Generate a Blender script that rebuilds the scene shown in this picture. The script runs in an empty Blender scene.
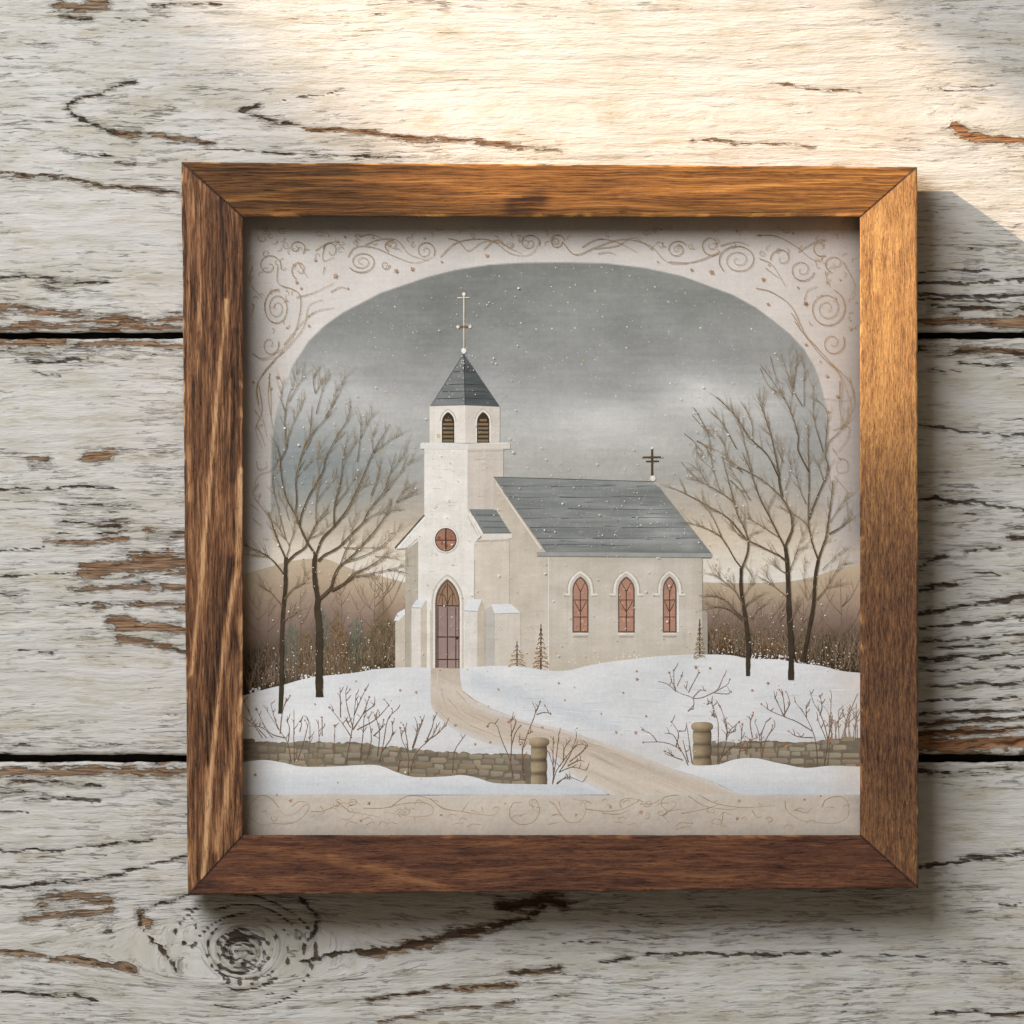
import bpy, bmesh, math, random
import numpy as np
from mathutils import Vector
from mathutils.geometry import delaunay_2d_cdt

random.seed(7); rng = np.random.default_rng(7)
S = 0.0004            # metres per photo pixel on the wall plane
D = 3.0               # camera distance
H_GAP, H_PRINT, H_FRONT = 15.0, 30.0, 70.0     # heights above the wall, in px units

scene = bpy.context.scene
col = bpy.context.collection
sky = bpy.data.worlds.new("World"); scene.world = sky; sky.use_nodes = True
bgn = sky.node_tree.nodes['Background']
bgn.inputs[0].default_value = (1.0, 0.86, 0.66, 1); bgn.inputs[1].default_value = 0.14

# ---------------------------------------------------------------- helpers
def W(px, py, h=0.0):
    """photo pixel at height h (px) above the wall -> world"""
    k = (D - h*S)/D
    return ((px-512)*S*k, -h*S, (512-py)*S*k)

def lin(c):
    c = np.asarray(c, dtype=float)/255.0
    return np.where(c <= 0.04045, c/12.92, ((c+0.055)/1.055)**2.4)

_tab = rng.random((256, 256))
def vn(x, y, seed=0):
    x = np.asarray(x, float)+seed*17.31; y = np.asarray(y, float)+seed*9.77
    xi = np.floor(x).astype(int); yi = np.floor(y).astype(int)
    fx = x-xi; fy = y-yi
    fx = fx*fx*(3-2*fx); fy = fy*fy*(3-2*fy)
    a = _tab[xi & 255, yi & 255]; b = _tab[(xi+1) & 255, yi & 255]
    c = _tab[xi & 255, (yi+1) & 255]; d = _tab[(xi+1) & 255, (yi+1) & 255]
    return (a*(1-fx)+b*fx)*(1-fy)+(c*(1-fx)+d*fx)*fy
def fbm(x, y, o=4, seed=0):
    s = 0; a = 0.5; t = 0
    for i in range(o):
        s = s+a*vn(x*2**i, y*2**i, seed+i*3); t += a; a *= 0.5
    return s/t
def sst(a, b, x):
    t = np.clip((np.asarray(x, float)-a)/(b-a), 0, 1); return t*t*(3-2*t)
def mixc(a, b, t):
    a = np.asarray(a, float); b = np.asarray(b, float); t = np.asarray(t)[..., None]
    return a*(1-t)+b*t
def ramp(t, stops):
    t = np.asarray(t, float)
    xs = [s[0] for s in stops]
    return np.stack([np.interp(t, xs, [s[1][k] for s in stops]) for k in range(3)], -1)

WORLD = {}
def mesh_obj(name, verts, faces, mat, parent=None, attrs=None, smooth=False, colors=None, origin=None):
    v = np.asarray(verts, dtype=np.float64)
    o = np.array(origin) if origin is not None else v.mean(0)
    v = v-o
    me = bpy.data.meshes.new(name)
    if isinstance(faces, np.ndarray) and faces.ndim == 2:
        n, k = faces.shape
        me.vertices.add(len(v)); me.vertices.foreach_set('co', v.ravel())
        me.loops.add(n*k); me.loops.foreach_set('vertex_index', faces.ravel().astype(np.int32))
        me.polygons.add(n); me.polygons.foreach_set('loop_start', (np.arange(n)*k).astype(np.int32))
        me.update(calc_edges=True)
    else:
        me.from_pydata([tuple(p) for p in v], [], [tuple(f) for f in faces]); me.update()
    if smooth:
        me.polygons.foreach_set('use_smooth', [True]*len(me.polygons))
    if colors is not None:
        a = me.attributes.new('Col', 'FLOAT_COLOR', 'POINT')
        c = np.ones((len(v), 4)); c[:, :3] = colors
        a.data.foreach_set('color', c.ravel())
    for k, arr in (attrs or {}).items():
        arr = np.asarray(arr, float)
        if arr.ndim == 1:
            a = me.attributes.new(k, 'FLOAT', 'POINT'); a.data.foreach_set('value', arr.ravel())
        else:
            a = me.attributes.new(k, 'FLOAT_VECTOR', 'POINT'); a.data.foreach_set('vector', arr.ravel())
    me.validate()
    me.materials.append(mat)
    ob = bpy.data.objects.new(name, me); col.objects.link(ob)
    if parent is not None:
        ob.parent = parent; ob.location = Vector(o)-WORLD[parent.name]
    else:
        ob.location = Vector(o)
    WORLD[ob.name] = Vector(o)
    return ob
def empty(name, loc, **kw):
    o = bpy.data.objects.new(name, None); col.objects.link(o); o.location = loc
    o.empty_display_size = 0.05
    WORLD[o.name] = Vector(loc)
    for k, v in kw.items(): o[k] = v
    return o

# ---------------------------------------------------------------- node helper
class NT:
    def __init__(s, name):
        s.m = bpy.data.materials.new(name); s.m.use_nodes = True
        s.t = s.m.node_tree; s.b = s.t.nodes['Principled BSDF']
    def n(s, typ, **kw):
        nd = s.t.nodes.new(typ)
        for k, v in kw.items(): setattr(nd, k, v)
        return nd
    def l(s, a, b): s.t.links.new(a, b)
    def setin(s, sock, v):
        if isinstance(v, bpy.types.NodeSocket): s.l(v, sock)
        else: sock.default_value = v
    def math(s, op, a, b=0.0, c=0.0, clamp=False):
        nd = s.n('ShaderNodeMath', operation=op, use_clamp=clamp)
        s.setin(nd.inputs[0], a); s.setin(nd.inputs[1], b)
        if op in ('MULTIPLY_ADD', 'SMOOTH_MIN', 'SMOOTH_MAX', 'COMPARE'): s.setin(nd.inputs[2], c)
        return nd.outputs[0]
    def attr(s, name, out='Fac'):
        return s.n('ShaderNodeAttribute', attribute_name=name).outputs[out]
    def vscale(s, v, sx, sy, sz=1.0, off=(0, 0, 0)):
        nd = s.n('ShaderNodeMapping'); s.l(v, nd.inputs[0])
        nd.inputs['Scale'].default_value = (sx, sy, sz); nd.inputs['Location'].default_value = off
        return nd.outputs[0]
    def noise(s, v, scale=1.0, detail=4.0, rough=0.55, dist=0.0, out='Fac'):
        nd = s.n('ShaderNodeTexNoise'); s.l(v, nd.inputs['Vector'])
        nd.inputs['Scale'].default_value = scale; nd.inputs['Detail'].default_value = detail
        nd.inputs['Roughness'].default_value = rough; nd.inputs['Distortion'].default_value = dist
        return nd.outputs[out]
    def mr(s, v, a, b, c=0.0, d=1.0, smooth=True):
        nd = s.n('ShaderNodeMapRange', interpolation_type='SMOOTHSTEP' if smooth else 'LINEAR')
        s.setin(nd.inputs[0], v)
        for i, q in enumerate((a, b, c, d)): s.setin(nd.inputs[1+i], q)
        return nd.outputs[0]
    def mix(s, f, a, b, mode='MIX'):
        nd = s.n('ShaderNodeMix', data_type='RGBA', blend_type=mode)
        s.setin(nd.inputs[0], f)
        for sock, v in ((nd.inputs[6], a), (nd.inputs[7], b)):
            if isinstance(v, bpy.types.NodeSocket): s.l(v, sock)
            else: sock.default_value = (*v, 1) if len(v) == 3 else v
        return nd.outputs[2]
    def ramp(s, f, stops):
        nd = s.n('ShaderNodeValToRGB'); s.l(f, nd.inputs[0])
        cr = nd.color_ramp
        while len(cr.elements) < len(stops): cr.elements.new(0.5)
        for e, (p, c) in zip(cr.elements, stops): e.position = p; e.color = (*c, 1)
        return nd.outputs[0]
    def bump(s, h, dist, strength=1.0, prev=None):
        nd = s.n('ShaderNodeBump'); s.l(h, nd.inputs['Height'])
        nd.inputs['Distance'].default_value = dist; nd.inputs['Strength'].default_value = strength
        if prev is not None: s.l(prev, nd.inputs['Normal'])
        return nd.outputs[0]

L = lambda *c: tuple(float(q) for q in lin(c))

# ---------------------------------------------------------------- materials
def mat_wall():
    s = NT('whitewashed_plank')
    g = s.attr('grain', 'Vector')              # (u, v, plank) in units of 100 px, v follows the grain lines
    wear = s.attr('wear'); crack = s.attr('crack'); rust = s.attr('rust')
    calm = s.mr(wear, -.5, -.02, .22, 1.0)
    region = s.noise(s.vscale(g, .9, 2.2), 1.0, 3)
    region2 = s.noise(s.vscale(g, .5, 5.0, off=(3, 7, 0)), 1.0, 3)
    warp = s.noise(s.vscale(g, 4.5, 8, off=(5, 1, 0)), 1.0, 3, out='Color')
    wv = s.n('ShaderNodeVectorMath', operation='MULTIPLY_ADD')
    s.l(warp, wv.inputs[0]); wv.inputs[1].default_value = (.10, .035, 0); s.l(g, wv.inputs[2])
    gw = wv.outputs[0]
    fib = s.noise(s.vscale(gw, 1.4, 26), 1.0, 5, .62)
    fine = s.noise(s.vscale(gw, 9, 58), 1.0, 4, .65)
    chip = s.noise(s.vscale(gw, 2.8, 24, off=(1, 3, 0)), 1.0, 7, .66)
    # peel mask
    a = s.math('MULTIPLY_ADD', wear, 0.235, s.math('MULTIPLY_ADD', s.math('SUBTRACT', chip, .5), 1.15, .5))
    a = s.math('MULTIPLY_ADD', s.math('SUBTRACT', region, .5), .30, a)
    a = s.math('MULTIPLY_ADD', s.math('SUBTRACT', region2, .5), .22, a)
    a = s.math('MULTIPLY_ADD', s.math('SUBTRACT', fine, .5), .26, a)
    peel = s.mr(a, .70, .765)
    # thin short splits
    spl = s.noise(s.vscale(gw, 1.1, 17, off=(8, 2, 0)), 1.0, 3, .5)
    spl = s.math('ABSOLUTE', s.math('SUBTRACT', spl, .5))
    spl = s.mr(spl, .0, .022, 1.0, 0.0)
    gate = s.mr(s.noise(s.vscale(gw, 2.2, 7, off=(2, 6, 0)), 1.0, 4, .6), .53, .60)
    gate = s.math('MULTIPLY', s.math('MULTIPLY', gate, s.mr(region, .36, .56)), s.mr(wear, -.35, -.05))
    spl = s.math('MULTIPLY', spl, gate)
    cj = s.math('MULTIPLY_ADD', s.math('SUBTRACT', chip, .5), 1.9, crack)
    ck = s.mr(s.math('MULTIPLY_ADD', s.math('SUBTRACT', fine, .5), .9, cj), .36, .66)
    ck = s.math('MULTIPLY', ck, s.mr(crack, .08, .25))
    dark = s.math('MAXIMUM', s.math('MULTIPLY', spl, .62), ck)
    # paint
    pv = s.noise(s.vscale(g, 1.2, 3.5, off=(9, 9, 0)), 1.0, 5, .6)
    paint = s.ramp(pv, [(.30, L(200, 197, 184)), (.46, L(214, 211, 204)), (.60, L(222, 220, 216)), (.75, L(206, 209, 208))])
    paint = s.mix(s.math('MULTIPLY', s.mr(fib, .50, .70, 0, .24), calm), paint, L(168, 162, 150))
    str2 = s.noise(s.vscale(gw, 2.6, 17, off=(11, 2, 0)), 1.0, 5, .65)
    paint = s.mix(s.math('MULTIPLY', s.mr(str2, .52, .70, 0, s.mr(region2, .42, .64, .03, .50)), calm), paint, L(146, 139, 126))
    paint = s.mix(s.mr(fine, .54, .74, 0, .20), paint, L(150, 148, 140))
    stain = s.noise(s.vscale(gw, 1.7, 8, off=(4, 4, 0)), 1.0, 5, .6)
    paint = s.mix(s.math('MULTIPLY', s.mr(stain, .50, .68, 0, .6), s.mr(fine, .3, .6)), paint, L(182, 170, 140))
    # thin-paint halo around the chips
    paint = s.mix(s.math('MULTIPLY', s.mr(a, .62, .72, 0, .42), s.mr(fine, .35, .6)), paint, L(150, 142, 124))
    # wood
    wf = s.noise(s.vscale(gw, 3, 55, off=(6, 1, 0)), 1.0, 5, .6)
    wood = s.ramp(wf, [(.30, L(52, 44, 36)), (.42, L(104, 88, 72)), (.55, L(150, 130, 108)), (.72, L(186, 168, 146))])
    woodg = s.ramp(wf, [(.28, L(42, 40, 36)), (.45, L(92, 88, 80)), (.65, L(140, 135, 125))])
    tone = s.mr(s.noise(s.vscale(g, 1.5, 3, off=(1, 8, 0)), 1.0, 2), .42, .56)
    tone = s.math('MAXIMUM', s.math('MULTIPLY', tone, .6), s.mr(wear, .1, .5), clamp=True)
    wood = s.mix(tone, woodg, wood)
    wood = s.mix(s.math('MULTIPLY', rust, .8, clamp=True), wood, s.mix(s.mr(wf, .3, .7), L(84, 50, 28), L(190, 138, 96)))
    c = s.mix(peel, paint, wood)
    c = s.mix(s.math('MULTIPLY', dark, .84), c, s.mix(fine, L(30, 24, 20), L(84, 70, 56)))
    s.l(c, s.b.inputs['Base Color'])
    s.b.inputs['Roughness'].default_value = .72
    s.b.inputs['Specular IOR Level'].default_value = .25
    h = s.math('MULTIPLY_ADD', fib, .5, s.math('MULTIPLY', fine, .26))
    h = s.math('MULTIPLY_ADD', peel, -.85, h)
    h = s.math('MULTIPLY_ADD', s.mr(a, .56, .69), .35, h)
    h = s.math('MULTIPLY_ADD', dark, -.9, h)
    rip = s.noise(s.vscale(gw, 4.5, 20, off=(7, 7, 0)), 1.0, 4, .6)
    h = s.math('MULTIPLY_ADD', rip, .7, h)
    s.l(s.bump(h, .00075, 1.0), s.b.inputs['Normal'])
    return s.m

def mat_rail(kind):
    s = NT('stained_frame_wood_'+kind)
    g = s.attr('grain', 'Vector')      # (along, across, id) px/100
    st = s.attr('streak'); tone = s.attr('tone')
    warp = s.noise(s.vscale(g, 1.3, 2.4), 1.0, 1.5, out='Color')
    wv = s.n('ShaderNodeVectorMath', operation='MULTIPLY_ADD')
    s.l(warp, wv.inputs[0]); wv.inputs[1].default_value = (.2, .07, 0); s.l(g, wv.inputs[2])
    gw = wv.outputs[0]
    P = {'rough': (3.4, 60), 'even': (1.8, 64), 'smooth': (3.4, 46), 'fine': (9.0, 78)}[kind]
    f1 = s.noise(s.vscale(gw, P[0]*.35, P[1]*.35), 1.0, 4, .6)
    f2 = s.noise(s.vscale(gw, P[0], P[1]), 1.0, 5, .62)
    pore = s.noise(s.vscale(gw, P[0]*2.5, P[1]*2.6, off=(3, 3, 3)), 1.0, 3, .6)
    k1, k2 = {'rough': (.50, .62), 'even': (.45, .55), 'smooth': (.55, .42), 'fine': (.32, .62)}[kind]
    v = s.math('ADD', s.math('MULTIPLY', f1, k1), s.math('MULTIPLY_ADD', f2, k2, .5-(k1+k2)/2))
    v = s.math('MULTIPLY_ADD', st, .32, v)
    v = s.math('ADD', v, tone)
    R = {
     'rough': [(.34, (52, 33, 21)), (.43, (92, 60, 40)), (.52, (126, 86, 58)), (.61, (170, 122, 84)), (.78, (220, 174, 128))],
     'even': [(.34, (58, 35, 16)), (.44, (102, 65, 31)), (.55, (146, 97, 48)), (.68, (190, 134, 70)), (.85, (212, 158, 96))],
     'smooth': [(.34, (52, 31, 24)), (.45, (86, 53, 39)), (.55, (112, 71, 49)), (.67, (144, 97, 64)), (.85, (180, 134, 90))],
     'fine': [(.34, (74, 49, 36)), (.44, (112, 78, 55)), (.54, (144, 102, 68)), (.66, (188, 138, 86)), (.80, (222, 172, 110))]}[kind]
    c = s.ramp(v, [(p, L(*q)) for p, q in R])
    c = s.mix(s.mr(pore, .60, .70, 0, .62), c, L(40, 24, 17))
    c = s.mix(s.mr(pore, .28, .38, .25, 0), c, L(190, 150, 112))
    s.l(c, s.b.inputs['Base Color'])
    s.l(s.mr(f2, .3, .7, .52, .7), s.b.inputs['Roughness'])
    s.b.inputs['Specular IOR Level'].default_value = .3
    h = s.math('MULTIPLY_ADD', s.mr(pore, .56, .7), -.6, s.math('MULTIPLY', f2, .9))
    s.l(s.bump(h, .0004 if kind == 'rough' else .00022, 1.0), s.b.inputs['Normal'])
    return s.m

def mat_paint(name, brush=.10, scale=1.0):
    s = NT(name)
    c = s.attr('Col', 'Color')
    tc = s.n('ShaderNodeNewGeometry').outputs['Position']
    n1 = s.noise(s.vscale(tc, 120*scale, 120*scale, 700*scale), 1.0, 4, .6)
    n2 = s.noise(s.vscale(tc, 900, 900, 900), 1.0, 2, .6)
    wx = s.noise(s.vscale(tc, 1500, 10, 60), 1.0, 1); wz = s.noise(s.vscale(tc, 60, 10, 1500), 1.0, 1)
    w = s.math('ADD', wx, wz)
    f = s.math('MULTIPLY_ADD', s.math('SUBTRACT', n1, .5), brush*2.2, 1.0)
    f = s.math('MULTIPLY_ADD', s.math('SUBTRACT', n2, .5), .22, f)
    n3 = s.noise(s.vscale(tc, 55, 55, 70), 1.0, 5, .65)
    f = s.math('MULTIPLY_ADD', s.math('SUBTRACT', n3, .5), .20, f)
    f = s.math('MULTIPLY_ADD', s.math('SUBTRACT', w, 1.0), .08, f)
    comb = s.n('ShaderNodeCombineColor')
    for i in range(3): s.l(f, comb.inputs[i])
    s.l(s.mix(1.0, c, comb.outputs[0], 'MULTIPLY'), s.b.inputs['Base Color'])
    s.b.inputs['Roughness'].default_value = .75
    s.b.inputs['Specular IOR Level'].default_value = .15
    s.l(s.bump(s.math('ADD', w, n1), .00004, .6), s.b.inputs['Normal'])
    return s.m

def mat_plain(name, c, rough=.8, nscale=200):
    s = NT(name)
    tc = s.n('ShaderNodeTexCoord').outputs['Object']
    n = s.noise(s.vscale(tc, nscale, nscale, nscale), 1.0, 4)
    s.l(s.ramp(n, [(.3, tuple(q*.6 for q in L(*c))), (.7, L(*c))]), s.b.inputs['Base Color'])
    s.b.inputs['Roughness'].default_value = rough
    return s.m

# ================================================================ THE WALL
GAPS = [(332.5, 338.5), (755.0, 762.0)]
def dist_poly(X, Y, pts, ay=1.0):
    d = np.full(X.shape, 1e9)
    for (x0, y0), (x1, y1) in zip(pts[:-1], pts[1:]):
        vx, vy = x1-x0, (y1-y0)*ay
        t = np.clip(((X-x0)*vx+(Y-y0)*ay*vy)/(vx*vx+vy*vy+1e-9), 0, 1)
        d = np.minimum(d, np.hypot(X-(x0+t*vx), (Y-y0)*ay-t*vy))
    return d
# (points, half width, wear, crack, rust)
FEAT = [
 ([(135,80),(100,93),(75,100),(66,108),(80,119),(100,127),(118,133)], 3.0, .9, .75, .3),
 ([(118,133),(160,137),(215,143)], 2.6, 1.3, .35, .5),
 ([(345,91),(300,97),(262,103)], 1.6, .2, .7, .2),
 ([(262,103),(241,110),(262,119),(300,126)], 3.6, 1.0, .7, .3),
 ([(300,126),(370,134),(430,138),(520,146)], 2.4, 1.5, .35, .9),
 ([(0,172),(60,178),(120,187),(178,191)], 2.4, 1.4, .5, .4),
 ([(58,148),(95,157),(135,164)], 3.0, 1.0, .4, .2),
 ([(58,4),(80,8),(105,3)], 5, 1.6, .2, .4), ([(62,16),(90,20)], 4, 1.0, .5, .2), ([(112,18),(150,21)], 1.5, .2, .7, 0), ([(150,3),(220,5)],2.0,.8,.5,.1),
 ([(270,148),(330,156)], 4, .6, .3, .1), ([(200,148),(270,152),(400,158)], 2, .5, .6, 0),
 ([(770,84),(800,86),(860,93)], 1.6, 1.2, .4, 1.2), ([(660,79),(720,80)], 1.0, .3, .4, .5),
 ([(690,140),(750,143),(815,146)], 1.5, 1.2, .4, .6), ([(512,145),(560,150)], 1.5, .8, .3, .6),
 ([(955,126),(965,134),(985,139),(1030,143)], 3.6, 1.7, .25, 2.0),
 ([(920,90),(970,89),(1000,84)], 1.2, .3, .5, .2), ([(745,60),(760,61)],1.5,.5,.5,0),
 ([(0,308),(90,318),(180,322)], 4.5, 1.2, .15, 1.0), ([(0,326),(180,328)], 3.5, 1.2, .0, .8),
 ([(0,280),(30,276),(60,283),(110,281)], 3, .6, .5, 0), ([(50,292),(70,296)],5,.8,.4,.3),
 ([(915,283),(960,283),(1024,281)], 2.4, .6, 1.1, .3), ([(915,294),(980,298),(1024,296)], 2.4, .8, 1.0, .5),
 ([(930,307),(1024,309)], 3.0, 1.2, .8, .6), ([(915,320),(1024,322)], 4, 1.6, .2, .9), ([(920,300),(1024,303)],2.5,.9,.7,.3),
 ([(915,245),(1024,250)], 1.2, .2, .4, 0), ([(920,272),(990,270)], 1.6, .4, .8, 0), ([(940,213),(1000,222)],1.4,.2,.5,0),
 # middle plank, left
 ([(0,344),(90,343),(185,346)], 3.0, 1.3, .1, .8), ([(0,352),(60,352)], 3, .6, .1, .2),
 ([(15,358),(50,362),(90,358)], 3, .5, .7, 0), ([(30,372),(60,374)],2,.3,.6,0), ([(60,368),(180,350)],2,.5,.2,.1),
 ([(88,456),(108,455)], 4.5, 2.0, .2, .9), ([(30,459),(48,460)], 3, 1.3, .2, .5), ([(30,467),(55,466)], 2, .8, .4, .2),
 ([(0,489),(40,489),(80,486),(120,490)], 1.8, .6, .8, .1),
 ([(60,500),(120,506)], 8, .55, .35, -.4), ([(65,520),(120,525)], 8, .65, .4, -.4), ([(60,533),(110,530)], 5, .6, .5, -.3),
 ([(45,543),(80,541),(125,539)], 2.8, 1.6, .3, .9), ([(150,535),(185,533)], 4, 1.1, .2, .7),
 ([(85,569),(120,567),(150,563),(188,564)], 6.0, 1.9, .1, .8), ([(130,556),(170,554)], 4, 1.4, .2, .5),
 ([(70,589),(110,588),(188,586)], 2.4, 1.6, .2, .4), ([(95,606),(130,604),(188,605)], 3, 1.4, .3, .4),
 ([(110,622),(150,625),(188,629)], 3.6, 2.0, .1, 1.0), ([(120,638),(155,642),(188,652)], 3.2, 1.4, .2, .7),
 ([(0,552),(45,548)], 1.8, .4, .8, 0), ([(0,577),(40,574),(75,571)], 1.8, .4, .8, 0), ([(50,607),(90,604)], 1.8, .4, .8, 0),
 ([(18,653),(55,652)], 1.6, .6, .8, .2), ([(0,594),(30,593)], 1.5, .4, .6, 0), ([(160,715),(188,716)], 1.5, .3, .7, 0),
 ([(0,706),(60,705)], 1.2, .3, .4, 0), ([(0,745),(60,742),(120,746),(188,744)], 3.5, .7, .3, .1),
 # middle plank, right
 ([(915,348),(950,352),(1000,350),(1024,355)], 4, 1.2, .5, .8), ([(960,362),(990,366),(1024,362)], 3, .9, .6, .2), ([(930,370),(960,372)], 2.5, .6, .7, 0),
 ([(918,424),(960,430),(1000,434),(1024,436)], 2.0, .5, .85, .3), ([(918,498),(960,500),(1024,510)], 2.4, .8, 1.0, .4), ([(1005,463),(1024,465)], 1.8, .3, .8, 0),
 ([(965,552),(1000,548)], 2.4, .6, .9, .1), ([(920,567),(945,555)], 2.4, .7, .9, .2), ([(920,590),(955,582)], 2.8, .9, 1.0, .3), ([(1010,537),(1024,538)], 4, 1.2, .6, .1),
 ([(975,574),(1024,572)], 1.8, .4, .7, 0),
 ([(918,612),(955,608),(985,602),(1024,597)], 3.4, 1.2, .9, .3), ([(918,629),(950,626),(1024,617)], 2.6, .8, 1.0, .3),
 ([(918,643),(1024,636)], 1.8, .5, .8, .1), ([(940,649),(1024,643)], 1.8, .5, .8, .1), ([(918,661),(980,657),(1024,655)], 2.4, .8, 1.0, .4),
 ([(918,671),(1024,667)], 1.6, .4, .8, 0), ([(930,687),(1024,682)], 2.4, .8, 1.0, .2), ([(918,703),(1024,697)], 2.2, .8, 1.0, .3),
 ([(918,713),(1024,710)], 2.4, 1.0, .9, .5), ([(918,723),(1024,719)], 2.6, 1.3, .8, .8), ([(918,733),(1024,730)], 3.0, 1.5, .7, 1.3), ([(918,744),(1024,742)], 5.0, 2.0, .3, 2.0),
 # lower plank
 ([(0,773),(60,771),(185,772)], 4.5, 1.5, .2, .7), ([(10,784),(60,782),(100,786)], 3, 1.0, .5, .2), ([(915,770),(960,773),(1024,770)], 3.0, .9, .6, .2),
 ([(0,795),(60,800),(120,798)], 3, .5, .5, -.1), ([(60,800),(100,801)], 3.5, .6, .7, 0), ([(0,813),(30,812)],2,.3,.8,0),
 ([(0,851),(60,850),(110,845),(152,840)], 1.8, .5, .85, .2), ([(0,889),(50,883),(100,879),(188,855)], 2.2, .9, .85, .2),
 ([(40,900),(75,895),(108,902)], 5, 1.3, .1, .4), ([(25,917),(80,914),(112,912)], 4.5, 1.4, .1, .5), ([(60,927),(110,930)], 3.5, 1.0, .2, .3),
 ([(0,952),(50,957),(90,962),(135,968)], 2.8, 1.7, .35, .5), ([(0,993),(50,994),(98,1000)], 1.8, .6, .85, .1),
 ([(190,896),(165,902),(145,912),(138,921),(148,936),(165,952),(178,972)], 2.6, .9, .75, .5),
 ([(140,915),(148,926)], 5, 1.6, .2, .9), ([(300,900),(318,915),(316,930),(304,945)], 3.2, .8, .9, .1), ([(185,905),(196,925),(192,948)],1.5,.2,.7,0),
 ([(220,941),(240,935),(262,938)], 3.5, .9, 1.0, .1), ([(218,955),(219,975),(230,982)], 2.4, .6, .95, 0), ([(247,932),(246,955),(238,990)], 2.2, .5, 1.1, .1),
 ([(262,958),(258,975),(252,985)], 2.6, .6, .8, 0), ([(228,948),(258,952)], 2.4, .8, .6, 0), ([(205,980),(240,1010)], 1.2, .2, .4, 0), ([(262,985),(280,975)], 2, .4, .7, 0),
 ([(300,962),(350,952),(380,948)], 2.4, .8, .8, .2), ([(360,955),(420,944),(470,932),(525,920),(545,908)], 4.0, 1.6, .85, .7),
 ([(500,905),(545,900),(563,904)], 7, 1.8, .9, .5), ([(370,1000),(440,990),(515,984)], 2.4, 1.4, .5, .7), ([(380,1020),(430,1010),(510,1003)], 2.0, 1.1, .3, .5),
 ([(512,972),(560,970)], 3.0, 1.2, .7, .3), ([(512,1000),(560,998)], 2.4, 1.0, .5, .3), ([(600,963),(660,955),(740,953),(840,953)], 1.9, .6, .95, .3),
 ([(560,942),(680,940)], 1.2, .3, .7, .1), ([(880,954),(925,958)], 1.8, .5, .85, .1), ([(960,961),(1010,965)], 2.0, .5, .85, .1),
 ([(915,867),(960,862),(1024,853)], 2.2, .8, .95, .2), ([(960,858),(1005,855)], 4, .6, .6, 0), ([(1000,905),(1024,904)], 2, .5, .8, .2),
 ([(935,1012),(990,1014),(1024,1012)], 2.0, .9, .8, .5), ([(560,912),(700,915)], 1.0, .2, .5, 0), ([(700,925),(860,930)], 1.0, .2, .5, 0),
]
def grain_v(X, Y):
    """height of the grain line through a point: lines bow round the knot and the cathedral tips"""
    v = Y+14*(fbm(X/420, Y/160, 3, 5)-.5)+5*(fbm(X/90, Y/50, 2, 8)-.5)
    dx = (X-240)/150.0; dy = (Y-950)/52.0
    r = np.exp(-(dx*dx+dy*dy))
    v = v-np.sign(Y-950)*40*r*np.minimum(1, np.abs(Y-950)/26)
    for cx, cy, sx, sy, a in ((150, 112, 130, 26, .8), (400, 116, 230, 24, .7)):
        t = sst(cx-sx*.66, cx+sx, X)
        v = v+(Y-cy)*-.35*t*np.exp(-((Y-cy)/sy)**2)*a
    v = v+(X-860)*.06*sst(560, 620, Y)*(1-sst(735, 755, Y))*sst(700, 900, X)
    return v
wall = empty('plank_wall', (0, 0, -.3), label='weathered wall of three wide boards in flaking white paint behind the framed picture',
             category='wall', kind='structure')
m_wall = mat_wall()
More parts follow.
